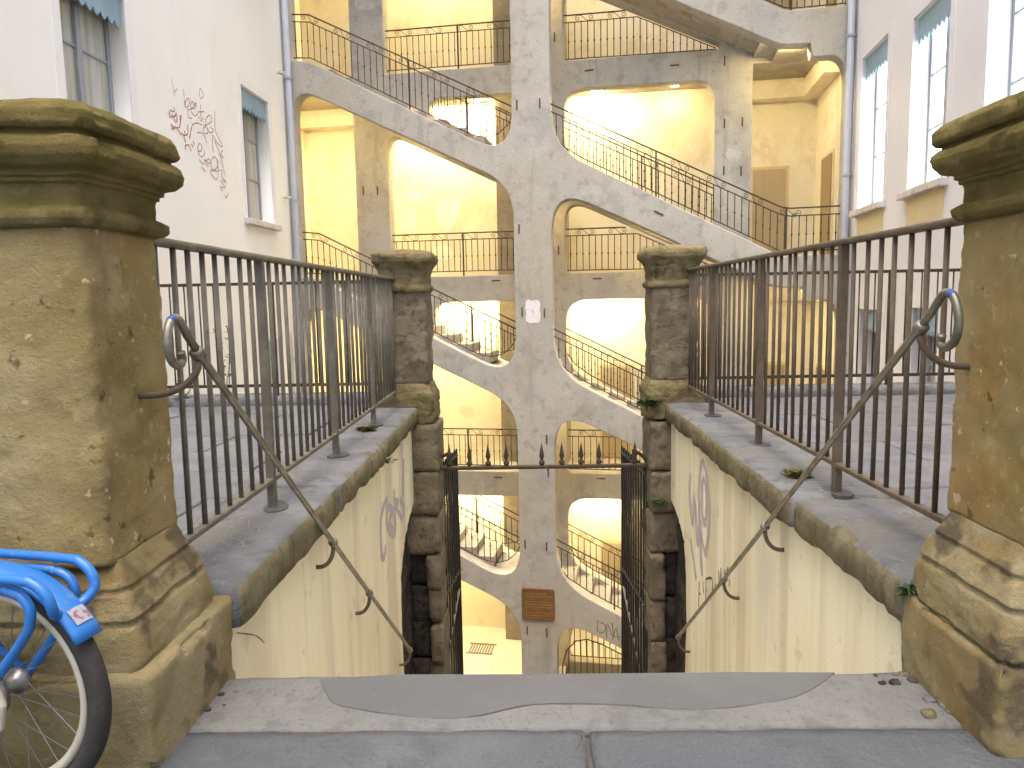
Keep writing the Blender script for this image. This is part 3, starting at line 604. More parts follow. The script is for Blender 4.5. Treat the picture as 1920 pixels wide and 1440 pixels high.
# landing at the head of the steps, patched with mortar and asphalt
landing = struct(stone('landing', (-1.3, 1.6, 1.795, 2.075, -1.5, -1.1), 'asphalt', None, seg=.02, amp=.003, r=.010, ns=9, chips=.004))
MB().prism([tuple(p) for p in smooth([Vector(q) for q in PATCH], 4)] + [(.6, 2.073), (0, 2.075), (-.4, 2.073)][::1], lambda a, b, d: (a, b, d + .004 * nz((a, b, 0), 3)), -1.12, -1.0975).build('asphalt_patch', 'tar', landing, bevel=.002)
rp = random.Random(5)
for (x0, x1, y0, y1, dzz) in ((-2.6, -1.45, 1.0, 1.79, 0), (-1.44, .135, .98, 1.79, .003), (.145, 1.75, .98, 1.79, -.002), (1.76, 3.2, 1.0, 1.79, .002), (-2.2, -.6, .2, .97, 0), (-.59, .9, .2, .97, .003), (.91, 2.4, .2, .97, 0)):
    stone('paving_slab', (x0, x1, y0, y1, -1.2, -1.098 + dzz), 'slab', street, seg=.04, amp=.003, r=.009, ns=8, chips=.003)
for i in range(60):
    if i < 40: x, y = rp.triangular(.95, 1.22, 1.17), rp.uniform(1.84, 2.06)
    else: x, y = rp.triangular(-1.0, -.82, -.96), rp.uniform(1.82, 2.0)
    q = rp.uniform(.004, .017) * (1 if i < 40 else .6)
    stone('stone_fragment', (x - q, x + q, y - q * .8, y + q * .8, -1.108, -1.1 + q * .6), rp.choice(('asphalt', 'copface', 'rubble', 'coping')), landing, seg=q * .55, amp=q * .5, r=q * .2, ns=40)
# steps going down the passage, out of sight, coloured pale to bounce light up
ps = MB(); zz = -1.1; yy = 2.07; prof = [(2.0, -1.5), (yy, -1.5)]; pts = []
for i in range(38):
    pts += [(yy + .225 * i, zz - .165 * (i + 1) - .08), (yy + .225 * (i + 1), zz - .165 * (i + 1) - .08)]
pts += [(pts[-1][0], -8.9), (2.03, -8.9), (2.03, zz - .3)]
struct(ps.prism([p for p in pts], lambda a, b, d: (d, a, b), -.93, 1.15).build('passage_steps', 'gfloor', None))

def terrace(sx, xin, xout):
    x0, x1 = sorted((xin, xout))
    t = struct(MB().box(x0, x1, 2.13, 6.42, -8.9, -.905).build('terrace', 'joint', None))
    y = 2.15; row = 0
    while y < 6.1:
        h = .52; x = x0 + .02 - (row % 2) * .35
        while x < x1:
            a, b = max(x, x0 + .005), min(x + .82, x1 - .005)
            if b - a > .06:
                d = rp.uniform(-.004, .004)
                MB().box(a + .005, b - .005, y + .005, min(y + h, 6.17) - .005, -.93, -.85 + d).build('paver', 'pave', t, bevel=.006, seg=1)
            x += .82
        y += h; row += 1
    return t
terrace(-1, -1.3, -5.2); terrace(1, 1.55, 5.2)

# ================================================================== the two houses beside the court
def house(name, corner, ang, sgn, wallm, label, wins, top=9.0, far=.0):
    root = empty(name, (corner[0], corner[1], 0), math.pi / 2 - ang)
    tag(root, label, 'house')
    holes = [[(s0, z0), (s1, z0), (s1, z1), (s0, z1)] for (s0, s1, z0, z1, *_r) in wins]
    d0, d1 = (0, .4) if sgn > 0 else (-.4, 0)
    link('wall', plate('wall', [(-16, -9.5), (far, -9.5), (far, top), (-16, top)], holes, d0, d1, wallm, bevel=.008), root)
    Y = lambda v: sgn * v
    def bx(mb, s0, s1, ya, yb, z0, z1):
        a, b = sorted((Y(ya), Y(yb))); mb.box(s0, s1, a, b, z0, z1); return mb
    # floors, back and dark rooms behind the wall so that the openings are rooms and not holes
    bx(MB(), -16, far, 3.0, 3.2, -9.5, top).build('rear_wall', wallm, root)
    bx(MB(), -16, far, 0.0, 3.2, top, top + .2).build('roof', 'zinc', root)
    for (s0, s1, z0, z1, kind, rows, val) in wins:
        f = MB(); fy0, fy1 = .20, .26; t = .055
        bx(f, s0, s1, fy0, fy1, z0, z0 + t + .03); bx(f, s0, s1, fy0, fy1, z1 - t, z1)
        bx(f, s0, s0 + t, fy0, fy1, z0 + t + .03, z1 - t); bx(f, s1 - t, s1, fy0, fy1, z0 + t + .03, z1 - t)
        mid = (s0 + s1) / 2
        bx(f, mid - .045, mid + .045, fy0 - .015, fy1, z0 + t + .03, z1 - t)
        hh = (z1 - t - z0 - t - .03) / rows
        for r in range(1, rows):
            zc = z0 + t + .03 + hh * r
            bx(f, s0 + t, mid - .045, fy0 + .008, fy1 - .01, zc - .014, zc + .014); bx(f, mid + .045, s1 - t, fy0 + .008, fy1 - .01, zc - .014, zc + .014)
        wn = f.build('window', 'frame', root, bevel=.004, seg=1)
        pm = {'dim': 'glass', 'lit': 'lit', 'curtain': 'curtain', 'ochre': 'ochrepane'}[kind]
        for r in range(rows):
            za = z0 + t + .03 + hh * r; zb = za + hh
            for a, b in ((s0 + t, mid - .045), (mid + .045, s1 - t)):
                bx(MB(), a, b, fy0 + .03, fy0 + .036, za, zb).build('pane', pm, wn)
        bx(MB(), s0 - .12, s1 + .12, -.11, .2, z0 - .10, z0 - .003).build('sill', 'sillst', wn, bevel=.012)
        sr = MB(); q = .13
        bx(sr, s0 - q, s0 - .001, -.014, .1, z0, z1 + q); bx(sr, s1 + .001, s1 + q, -.014, .1, z0, z1 + q); bx(sr, s0, s1, -.014, .1, z1 + .001, z1 + q)
        sr.build('surround', 'trim' if sgn > 0 else wallm, wn)
        if val:
            n = 9; vh = .28; pl = [(s0 + .01, z1 - .01), (s0 + .01, z1 - vh)]
            for i in range(n):
                a = s0 + .01 + (s1 - s0 - .02) * i / n; b = s0 + .01 + (s1 - s0 - .02) * (i + 1) / n
                pl += [(a + (b - a) * .25, z1 - vh - .045), ((a + b) / 2, z1 - vh - .07), (a + (b - a) * .75, z1 - vh - .045), (b, z1 - vh)]
            pl += [(s1 - .01, z1 - .01)]
            a, b = sorted((Y(.04), Y(.055)))
            MB().prism(pl, lambda p, q2, d: (p, d, q2), a, b).build('valance', 'valance', wn)
        if sgn < 0:
            bx(MB(), s0 - .02, s1 + .02, -.006, .01, z0 - .45, z0 - .101).build('apron', 'ochre', wn)
    return root
th = TH
tw = lambda u, w_=0: (u * math.cos(th) + w_ * math.sin(th), 13.6 - u * math.sin(th) + w_ * math.cos(th))
HL = house('cream_house', tw(-4.44, -.02), RAD(2.3), 1, 'wall_l', 'cream rendered house with red scribbles and blue-grey window valances, left of the stair tower', [
    (-6.52, -5.32, 1.40, 3.56, 'curtain', 3, True), (-2.12, -.98, 1.40, 3.50, 'curtain', 3, True),
    (-2.0, -1.12, -2.72, -.62, 'ochre', 3, True), (-6.4, -5.3, -2.72, -.62, 'ochre', 3, True), (-2.12, -.98, 5.5, 7.6, 'dim', 3, True), (-6.5, -5.3, 5.5, 7.6, 'dim', 3, True)], far=-.0)
HR = house('lilac_house', tw(5.53, -.02), RAD(8.1), -1, 'wall_r', 'pale lilac house with brightly lit windows, right of the stair tower', [
    (-1.68, -.48, 1.32, 3.66, 'lit', 3, True), (-3.82, -2.66, 1.32, 3.50, 'lit', 3, True), (-5.9, -4.78, 1.32, 3.50, 'lit', 3, True),
    (-1.8, -.74, -2.4, -.25, 'ochre', 3, True), (-3.86, -3.0, -2.4, -.2, 'ochre', 3, True), (-1.68, -.48, 5.4, 7.6, 'dim', 3, True), (-3.82, -2.66, 5.4, 7.6, 'dim', 3, True)], far=-.0)
def pipe(root, s, sgn, m_, z0=-9.0, z1=9.0, r=.058):
    p = MB().tube([(s, -sgn * .09, z0), (s, -sgn * .09, z1)], r, 14).build('drainpipe', m_, root, smooth=True)
    for z in (-5.2, -3.1, -1.0, 1.95, 4.15, 6.3):
        MB().tube([(s, -sgn * .09, z - .02), (s, -sgn * .09, z + .02)], r + .012, 14).tube([(s, -sgn * .09, z), (s, sgn * .05, z)], .012, 6).build('pipe_collar', m_, p)
pipe(HL, -.12, 1, 'zinc'); pipe(HR, -.1, -1, 'zinc')
pipe(HL, -.45, 1, 'pipecream', -9, -.5, .05)
ribbon(GRAF_RED_A, lambda a, b, d: (a, -d, b), .014).build('graffiti', 'red', HL)
ribbon(GRAF_RED_B, lambda a, b, d: (a, -d - .004, b), .017).build('graffiti', 'redb', HL)

# ================================================================== passage walls
def passage_wall(sx, xf, label):
    """sx = -1 left, +1 right; xf = face of the render"""
    root = empty('passage_wall', (xf, 4.0, -1.0)); tag(root, label, 'wall')
    off = lambda o: setattr(o, 'location', (-xf, -4.0, 1.0))
    ws = lambda a, b: tuple(sorted((a, b)))
    c = stone('wall_core', (*ws(xf + sx * .06, xf + sx * .38), 2.06, 6.18, -8.8, -.975), 'rubble', root, seg=.12, amp=.03, r=.02, ns=5); off(c)
    r_ = random.Random(20 + sx)
    edge = [(6.22, -.975), (6.12, -1.2), (6.05, -1.42), (5.97, -1.56), (5.72, -1.62), (5.45, -1.70), (5.30, -1.78), (5.12 if sx < 0 else 5.24, -1.95), (5.07 if sx < 0 else 5.2, -2.4), (5.09 if sx < 0 else 5.22, -3.0), (5.06, -5.0), (5.05, -8.5)]
    e2 = []
    for (a, b), (a2, b2) in zip(edge[:-1], edge[1:]):
        for q in range(5):
            t = q / 5; e2.append((a + (a2 - a) * t + r_.uniform(-.022, .022), b + (b2 - b) * t + r_.uniform(-.012, .012)))
    poly = [(2.06, -8.5), (2.06, -.972)] + [(6.22, -.972)] + e2[1:] + [(5.05, -8.5)]
    a, b = ws(xf, xf + sx * .07)
    p = MB().prism(poly, lambda y, z, d: (d, y, z), a, b).build('render', 'passwall', root, bevel=.008); off(p)
    # quoin stones of the gate opening
    z = -.98; i = 0
    xi = -.718 if sx < 0 else .985
    while z > -6.5:
        h = r_.uniform(.26, .42); dpt = r_.uniform(-.006, .008); ln = r_.uniform(-.012, .015)
        xo = xf + sx * .2 if z > -1.75 else xi + sx * r_.uniform(.10, .135)
        q = stone('quoin', (*ws(xi - sx * dpt, xo), 5.8 - ln, 6.22, z - h + .004, z), 'quoin', root, seg=.035, amp=.008, r=.007, ns=7, chips=.02); off(q)
        if z < -1.6:
            q = stone('rubble_stone', (*ws(xi + sx * .09, xf + sx * .08), 5.87 + r_.uniform(0, .03), 6.2, z - h + .004, z), 'rubble', root, seg=.05, amp=.02, r=.02, ns=6); off(q)
        z -= h; i += 1
    # coping stones
    ys = [2.10, 3.33, 4.52, 5.86] if sx < 0 else [2.09, 3.0, 4.35, 5.86]
    for k, (ya, yb) in enumerate(zip(ys[:-1], ys[1:])):
        d = r_.uniform(-.008, .008)
        xin = (-.865 if sx < 0 else 1.085) + d
        cp = stone('coping_stone', (*ws(xin, xin + sx * .45), ya + .006, yb - .006, -.972, -.832 + r_.uniform(-.006, .006)), 'coping', root, seg=.04, amp=.007, r=.018, ns=7, chips=.014); off(cp)
        # the mossy side faces the passage
        cp.data.materials.append(M['copface'])
        for pgn in cp.data.polygons:
            if pgn.normal.x * -sx > .55: pgn.material_index = 1
    return root, off
PL, offL = passage_wall(-1, -.92, 'cream rendered passage wall with grey coping, on the bicycle side of the steps')
PR, offR = passage_wall(1, 1.14, 'cream rendered passage wall with black and purple tags, right of the steps')
o = ribbon(GRAF_PURPLE_L, lambda a, b, d: (-.92 + d, a, b), .05).build('graffiti', 'purple', PL); offL(o)
o = ribbon(GRAF_PURPLE_R, lambda a, b, d: (1.14 - d, a, b), .05).build('graffiti', 'purple', PR); offR(o)
o = ribbon(GRAF_BLACK_R, lambda a, b, d: (1.14 - d, a, b), .014).build('graffiti', 'black', PR); offR(o)
o = ribbon(SCRATCH_L, lambda a, b, d: (a, b, -.826 + d), .0035).build('scratches', 'scratch', PL); offL(o)
# hairline cracks in the left render
o = ribbon([[(2.2, -1.02), (2.35, -1.1), (2.42, -1.16)], [(3.5, -2.0), (3.52, -1.9)], [(5.9, -1.05), (5.88, -1.3), (5.84, -1.5)]], lambda a, b, d: (-.92 + d, a, b), .004).build('crack', 'black', PL); offL(o)

# ================================================================== stone pillars
def pillar(cx, cy, near, label, seed, hp=.272):
    root = empty('stone_pillar', (cx, cy, -1.1 if near else -.84)); tag(root, label, 'pillar', 'stone pillars at the passage')
    def fix(o): o.location = (-cx, -cy, 1.1 if near else .84)
    a = .010 if near else .008
    if near:
        base = [(-.872, .252), (-.84, .250), (-.80, .247), (-.765, .240), (-.758, .231), (-.748, .231), (-.742, .236), (-.715, .226), (-.69, .216), (-.684, .208), (-.676, .208), (-.67, .211), (-.645, .198), (-.61, .183)]
        shaft = [(-.615, .180), (-.25, .1795), (.0, .180), (.185, .179)]
        cap = [(.183, .181), (.19, .196), (.203, .204), (.222, .204), (.230, .192), (.236, .182), (.272, .182), (.285, .185), (.287, .192), (.297, .192), (.299, .200), (.309, .200), (.312, .207), (.318, .222), (.335, .238), (.355, .243), (.372, .238), (.380, .228), (.384, .219), (.391, .219), (.394, .232), (.403, .239), (.430, .239), (.447, .228), (.456, .208)]
        fix(stone('plinth', (cx - hp, cx + hp, cy - hp * .86, cy + hp * .86, -1.16, -.862), 'pillard', root, seg=.014, amp=.007, r=.012, ns=7, chips=.035))
        fix(loft('base_moulding', cx, cy, base, 'pillard', root, rc=.02, amp=.0045, ns=7, rough_edge=.02, dz=.005, npc=28, asp=.88, chip=.006))
        fix(loft('shaft', cx, cy, shaft, 'pillar', root, rc=.022, amp=.0055, ns=6, rough_edge=.015, dz=.012, npc=24))
        fix(loft('cap', cx, cy, cap, 'pcap', root, rc=.024, amp=.0055, ns=6, rough_edge=.022, dz=.005, npc=28, dome=.03, chip=.012))
    else:
        base = [(-.97, .225), (-.86, .228), (-.80, .222), (-.76, .225), (-.72, .215), (-.68, .2), (-.65, .186)]
        shaft = [(-.655, .185), (-.2, .184), (.075, .182)]
        cap = [(.073, .184), (.085, .2), (.11, .203), (.125, .195), (.135, .183), (.20, .184), (.25, .195), (.285, .215), (.30, .228), (.315, .240), (.35, .243), (.375, .235), (.39, .215)]
        fix(loft('base', cx, cy, base, 'moss', root, rc=.03, amp=.02, ns=6, rough_edge=.05))
        fix(loft('shaft', cx, cy, shaft, 'quoin', root, rc=.03, amp=.012, ns=6, rough_edge=.02, dz=.02))
        fix(loft('cap', cx, cy, cap, 'moss', root, rc=.04, amp=.014, ns=6, rough_edge=.04, dz=.01, dome=.02))
    return root
pillar(-1.18, 1.87, True, 'big near sandstone pillar behind the blue bicycle', 1, hp=.288)
pillar(1.362, 1.89, True, 'big near sandstone pillar at the right edge, opposite the bicycle', 2, hp=.265)
pillar(-.965, 6.06, False, 'small far mossy pillar at the end of the left terrace railing', 3)
pillar(1.185, 6.06, False, 'small far mossy pillar at the end of the right terrace railing', 4)

# ================================================================== terrace railings
BAR = MB().tube([(0, 0, 0), (0, 0, 1)], .0088, 8).mesh('baluster', 'rail', True)
BARR = MB().tube([(0, 0, 0), (0, 0, 1)], .0088, 8).mesh('baluster', 'railr', True)
def terrace_railing(x, posts, mt, bar, label, zt, zb, ya=2.04, yb=5.9):
    root = empty('terrace_railing', (x, 4, -.83)); tag(root, label, 'railing', 'iron railings round the terraces')
    L = lambda o: setattr(o, 'location', (-x, -4, .83)) or o
    m_ = MB(); m_.box(x - .024, x + .024, ya, yb, zt - .012, zt + .012); L(m_.build('top_rail', mt, root, bevel=.008))
    m_ = MB(); m_.box(x - .016, x + .016, ya, yb, zb - .010, zb + .010); L(m_.build('bottom_rail', mt, root, bevel=.004))
    for y in posts:
        L(MB().box(x - .017, x + .017, y - .017, y + .017, -.86, zt - .005).build('post', mt, root, bevel=.004))
        L(MB().prism(blob(x + .01, y + .01, .05, .085, int(y * 10)), lambda p, q, d: (p, q, d), -.85, -.8255).build('soil_patch', 'joint', root, bevel=.002))  # patch of dark soil round the post foot
    ally = [2.0] + list(posts) + [yb + .05]
    for a, b in zip(ally[:-1], ally[1:]):
        n = int(round((b - a) / .104))
        for i in range(1, n):
            y = a + (b - a) * i / n
            if y < ya + .03 or y > yb - .02: continue
            put('baluster', bar, root, (rnd.uniform(-.002, .002), y - 4, zb + .83), (rnd.uniform(-.006, .006), rnd.uniform(-.004, .004), 0), (1, 1, zt - zb))
    return root
terrace_railing(-1.05, (2.95, 3.98, 5.0), 'rail', BAR, 'grey iron railing on the coping running from the pillar behind the bicycle', .185, -.712)
terrace_railing(1.295, (3.06, 4.1, 5.15), 'railr', BARR, 'rusty brown iron railing on the right-hand coping', .208, -.708, ya=2.06)
BARF = MB().tube([(0, 0, 0), (0, 0, 1)], .007, 6).mesh('baluster', 'iron', True)
def far_railing(x0, x1, label):
    root = empty('terrace_railing', ((x0 + x1) / 2, 6.3, -.85)); tag(root, label, 'railing', 'iron railings round the terraces')
    cx = (x0 + x1) / 2; L = lambda o: setattr(o, 'location', (-cx, -6.3, .85)) or o
    L(MB().box(x0, x1, 6.28, 6.32, .165, .19).build('top_rail', 'iron', root)); L(MB().box(x0, x1, 6.29, 6.31, -.705, -.68).build('bottom_rail', 'iron', root))
    n = int((x1 - x0) / .125)
    for i in range(1, n):
        x = x0 + (x1 - x0) * i / n
        if i % 9 == 4: L(MB().box(x - .015, x + .015, 6.285, 6.315, -.8, .17).build('post', 'iron', root))
        else: put('baluster', BARF, root, (x - cx, 0, .155), (0, 0, 0), (1, 1, .86))
    return root
far_railing(-4.9, -1.15, 'thin dark railing along the far edge of the left terrace')
far_railing(1.38, 4.75, 'thin dark railing along the far edge of the right terrace')
for (x0, x1, lab) in ((-5.0, -1.16, 'grey stone kerb under the far railing of the left terrace'), (1.39, 4.9, 'grey stone kerb under the far railing of the right terrace')):
    root = empty('terrace_kerb', ((x0 + x1) / 2, 6.34, -.85)); tag(root, lab, 'kerb', 'stone kerbs at the terrace edges')
    x = x0
    while x < x1 - .05:
        b = min(x + rp.uniform(.8, 1.1), x1)
        o = stone('kerb_stone', (x + .004, b - .004, 6.18, 6.48, -.93, -.775), 'coping', root, seg=.06, amp=.008, r=.02); o.location = (-(x0 + x1) / 2, -6.34, .85)
        x = b

# ================================================================== handrails down the steps
def handrail(x, sx, pts_main, scroll, ys, label, wallx, pilx):
    root = empty('handrail', (x, 3.2, -1.1)); tag(root, label, 'handrail', 'handrails beside the steps')
    L = lambda o: setattr(o, 'location', (-x, -3.2, 1.1)) or o
    z_at = lambda y: pts_main[0][1] + (pts_main[1][1] - pts_main[0][1]) * (y - pts_main[0][0]) / (pts_main[1][0] - pts_main[0][0])
    sm = []
    P = [Vector(p) for p in scroll]
    for i in range(len(P) - 1):
        p0 = P[max(0, i - 1)]; p1 = P[i]; p2 = P[i + 1]; p3 = P[min(len(P) - 1, i + 2)]
        for k in range(5):
            t = k / 5; sm.append(.5 * ((2 * p1) + (p2 - p0) * t + (2 * p0 - 5 * p1 + 4 * p2 - p3) * t * t + (3 * p1 - p0 - 3 * p2 + p3) * t ** 3))
    path = [(x, p.x, p.y) for p in sm] + [(x, pts_main[0][0], pts_main[0][1])]
    n = 14
    for i in range(1, n + 1):
        t = i / n; y = pts_main[0][0] + (pts_main[1][0] - pts_main[0][0]) * t
        path.append((x, y, z_at(y) - .004 * math.sin(math.pi * t)))
    L(MB().tube(path, .0108, 12).build('rail', 'hand', root, smooth=True))
    k = max(range(len(sm)), key=lambda i: sm[i].y)
    L(MB().tube([(x, p.x, p.y) for p in sm[max(0, k - 3):k]], .0112, 12).build('paint_dab', 'bluepaint', root, smooth=True))
    for i, y in enumerate(ys):
        z = z_at(y) - .004; d = Vector((0, 1, (pts_main[1][1] - pts_main[0][1]) / (pts_main[1][0] - pts_main[0][0]))).normalized()
        c = Vector((x, y, z))
        L(MB().tube([c - d * .018, c - d * .009, c + d * .009, c + d * .018], [.014, .020, .020, .014], 12).build('collar', 'hand', root, smooth=True))
        end = pilx if i == 0 else wallx
        dep = abs(end - x); pts = []
        for q in range(9):
            a = q / 8 * math.pi / 2
            pts.append((x + sx * dep * .8 * (1 - math.cos(a)), y - .01 * q / 8, z - .02 - .085 * math.sin(a)))
        pts.append((end + sx * .03, y - .012, z - .105))
        L(MB().tube(pts, .0095, 8).build('bracket', 'railr', root, smooth=True))
    return root
handrail(-.845, -1, ((1.891, -0.118), (4.954, -2.440)), [(1.796, -0.111), (1.801, -0.132), (1.780, -0.143), (1.745, -0.125), (1.734, -0.079), (1.753, -0.037), (1.796, -0.032), (1.843, -0.079)], (1.891, 3.084, 3.739, 4.922), 'steel handrail with curled end on the bicycle side of the steps', -.92, -1.0)
handrail(1.058, 1, ((2.002, -0.091), (5.103, -2.438)), [(1.898, -0.109), (1.904, -0.130), (1.877, -0.140), (1.838, -0.114), (1.831, -0.062), (1.857, -0.012), (1.900, -0.005), (1.950, -0.052)], (2.002, 3.236, 3.900, 5.072), 'steel handrail with curled end on the right side of the steps', 1.14, 1.2)

# ================================================================== iron gate at the end of the passage
gate = empty('iron_gate', (.1, 6.0, -4.5)); tag(gate, 'open iron gate with spear points on its top bar at the passage end', 'gate')
GL = lambda o: setattr(o, 'location', (-.1, -6.0, 4.5)) or o
GL(MB().box(-.83, 1.03, 5.975, 6.025, -1.388, -1.36).build('top_bar', 'iron', gate, bevel=.006))
GL(MB().box(-.83, -.79, 5.98, 6.02, -6.0, -1.39).build('gate_post', 'gateiron', gate)); GL(MB().box(.99, 1.03, 5.98, 6.02, -6.0, -1.39).build('gate_post', 'gateiron', gate))
SPEAR = MB().lathe([(.012, 0), (.024, .012), (.024, .028), (.011, .04), (.011, .05), (.021, .075), (.017, .10), (.008, .15), (.001, .19)], 10).mesh('spear_point', 'iron', True)
for xx in (-.645, -.48, -.325, -.175, .118, .283, .443, .59, .885):
    put('spear_point', SPEAR, gate, (xx - .1, 0, 4.5 - 1.358))
for (xa, xb) in ((-.80, -.65), (1.0, .88)):
    GL(MB().tube([(xa, 6.0, -1.36), ((xa + xb) / 2, 6.02, -1.29), (xb, 6.0, -1.25)], .014, 6).tube([(xb, 6.0, -1.36), (xb, 6.0, -1.24)], .02, 6).build('spear_brace', 'iron', gate))
GB = MB().tube([(0, 0, 0), (0, 0, 1)], .0105, 8).mesh('gate_bar', 'gateiron', True)
for (ax, bx_) in (((-.785, 6.03), (-.675, 6.93)), ((.985, 6.03), (.90, 6.93))):
    lf = GL(MB().tube([(ax[0], ax[1], -1.46), (bx_[0], bx_[1], -1.46)], .016, 6).build('gate_leaf', 'gateiron', gate))
    for z in (-2.6, -4.0, -5.6): MB().tube([(ax[0], ax[1], z), (bx_[0], bx_[1], z)], .016, 6).build('gate_rail', 'gateiron', lf)
    for i in range(11):
        t = i / 10
        put('gate_bar', GB, lf, (ax[0] + (bx_[0] - ax[0]) * t, ax[1] + (bx_[1] - ax[1]) * t, -5.9), (0, 0, 0), (1, 1, 4.5))
    MB().tube([(ax[0] * 1.0, 6.2, -3.35), (bx_[0], 6.85, -2.75)], .012, 6).build('chain', 'hand', lf)

# ================================================================== bicycle parked against the near pillar
bike = empty('bicycle', (-1.158, 1.52, -1.098), RAD(-12)); tag(bike, 'small-wheeled blue bicycle with rear rack leaning by the near pillar', 'bicycle')
ZH, RT = .272, .2465
def ring(mb, R_, r, n=56, m_=10, cy=0, flat=1.0):
    vs_ = []; fs = []
    for i in range(n):
        a = 2 * math.pi * i / n
        for k in range(m_):
            b = 2 * math.pi * k / m_; rr = R_ + r * math.cos(b)
            vs_.append((rr * math.cos(a), cy + r * flat * math.sin(b), rr * math.sin(a)))
    for i in range(n):
        for k in range(m_):
            fs.append((i * m_ + k, i * m_ + (k + 1) % m_, ((i + 1) % n) * m_ + (k + 1) % m_, ((i + 1) % n) * m_ + k))
    mb.add(vs_, fs); return mb
tyre_me = ring(MB(), RT, .0235).mesh('tyre', 'tyre', True)
rim_me = ring(ring(MB(), .214, .0105, 56, 8, 0, 1.3), .205, .005).mesh('rim', 'rim', True)
hub_me = MB().add(*(lambda prof, n=16: ([(r * math.cos(2 * math.pi * k / n), y, r * math.sin(2 * math.pi * k / n)) for r, y in prof for k in range(n)], [(i * n + k, i * n + (k + 1) % n, (i + 1) * n + (k + 1) % n, (i + 1) * n + k) for i in range(len(prof) - 1) for k in range(n)] + [tuple(range(n)), tuple((len(prof) - 1) * n + k for k in range(n - 1, -1, -1))]))([(.008, -.075), (.02, -.07), (.045, -.055), (.05, -.045), (.05, -.03), (.018, -.022), (.018, .022), (.03, .03), (.03, .04), (.008, .06)])).mesh('hub', 'chrome', True)
spk = MB()
for i in range(28):
    a = 2 * math.pi * i / 28; sgy = -.028 if i % 2 else .03; b = a + (.55 if (i // 2) % 2 else -.55)
    spk.tube([(.03 * math.cos(b), sgy, .03 * math.sin(b)), (.205 * math.cos(a), 0, .205 * math.sin(a))], .0011, 4)
spk_me = spk.mesh('spokes', 'chrome')
def wheel(x):
    wv = put('wheel', tyre_me, bike, (x, 0, ZH)); put('rim', rim_me, wv); put('hub', hub_me, wv)
    s_ = put('spokes', spk_me, wv); return wv
wheel(0); wheel(-1.02)
FB = MB()   # frame: tubes
T = lambda mb, pts, r: mb.tube(pts, r, 10)
bb = (-.40, 0, .29)
T(FB, [bb, (-.50, 0, .80)], .017); T(FB, [bb, (-.86, 0, .62)], .02); T(FB, [(-.88, 0, .55), (-.83, 0, .72)], .021)
for sy in (-.05, .05):
    T(FB, [(bb[0] + .02, sy * .6, bb[2]), (-.03, sy * 1.25, ZH), (.0, sy * 1.25, ZH)], .0105)
    T(FB, [(-.47, sy * .4, .66), (-.25, sy * 1.05, .47), (.0, sy * 1.25, ZH)], .0095)
FB.build('frame', 'bblue', bike, smooth=True)
fk = MB()
for sy in (-.05, .05): T(fk, [(-.88, sy * .6, .53), (-.97, sy, .36), (-1.02, sy, ZH)], .011)
fk.build('fork', 'bblue', bike, smooth=True)
# rear mudguard
def guard(x, a0, a1):
    vs_ = []; fs = []; n = 26; m_ = 8
    for i in range(n + 1):
        a = RAD(a0 + (a1 - a0) * i / n)
        for k in range(m_ + 1):
            b = math.pi * (k / m_ - .5); R_ = RT + .040 - .016 * (1 - math.cos(b)); yy = .036 * math.sin(b)
            vs_.append((x + R_ * math.cos(a), yy, ZH + R_ * math.sin(a)))
    q = m_ + 1
    for i in range(n):
        for k in range(m_): fs.append((i * q + k, i * q + k + 1, (i + 1) * q + k + 1, (i + 1) * q + k))
    g_ = MB().add(vs_, fs).build('mudguard', 'bblue', bike, smooth=True)
    so_ = g_.modifiers.new('solid', 'SOLIDIFY'); so_.thickness = .003
    return g_
mg = guard(0, 30, 165); guard(-1.02, 30, 170)
vs_ = []
for a in (37, 39.5, 42, 44.5):
    for b in (-.6, .0, .6):
        R_ = RT + .0425 - .016 * (1 - math.cos(b)); vs_.append((R_ * math.cos(RAD(a)), .036 * math.sin(b) * 1.02, ZH + R_ * math.sin(RAD(a))))
MB().add(vs_, [(i * 3 + k, i * 3 + k + 1, i * 3 + k + 4, i * 3 + k + 3) for i in range(3) for k in range(2)]).build('sticker', 'sticker', mg, smooth=True)
# rear rack: looped tube with stays
rk = MB(); zr = ZH + .280
loop = smooth([(-.36, -.06, zr - .01), (-.1, -.065, zr), (.125, -.065, zr), (.170, -.062, zr - .006), (.198, -.06, zr - .03), (.205, -.055, zr - .06), (.192, -.035, zr - .082), (.187, 0, zr - .088), (.192, .035, zr - .082), (.205, .055, zr - .06), (.198, .06, zr - .03), (.170, .062, zr - .006), (.125, .065, zr), (-.1, .065, zr), (-.36, .06, zr - .01)])
T(rk, loop, .011)
for sy in (-.058, .058):
    T(rk, smooth([(-.36, sy, zr - .03), (.05, sy, zr - .026), (.105, sy, zr - .028), (.135, sy, zr - .038), (.152, sy, zr - .062), (.149, sy, zr - .092), (.128, sy, zr - .13), (.0, sy, ZH)]), .0105)
for xx in (-.3,): T(rk, [(xx, -.065, zr - .003), (xx, .065, zr - .003)], .006)
rk.build('rack', 'bblue', bike, smooth=True)
MB().box(-.46, -.3, -.07, -.05, .17, .19).box(-.46, -.30, .05, .07, .39, .41).tube([bb, (-.38, -.07, .19)], .01, 8).tube([bb, (-.42, .07, .40)], .01, 8).build('crank', 'chrome', bike)
cg = MB()
cg.add(*(lambda n: ([(bb[0] + .085 * math.cos(2 * math.pi * i / n), -.045 - .004 * j, bb[2] + .085 * math.sin(2 * math.pi * i / n)) for j in (0, 1) for i in range(n)], [tuple(range(n)), tuple(range(2 * n - 1, n - 1, -1))] + [(i, (i + 1) % n, (i + 1) % n + n, i + n) for i in range(n)]))(28)).build('chainring', 'chrome', bike)
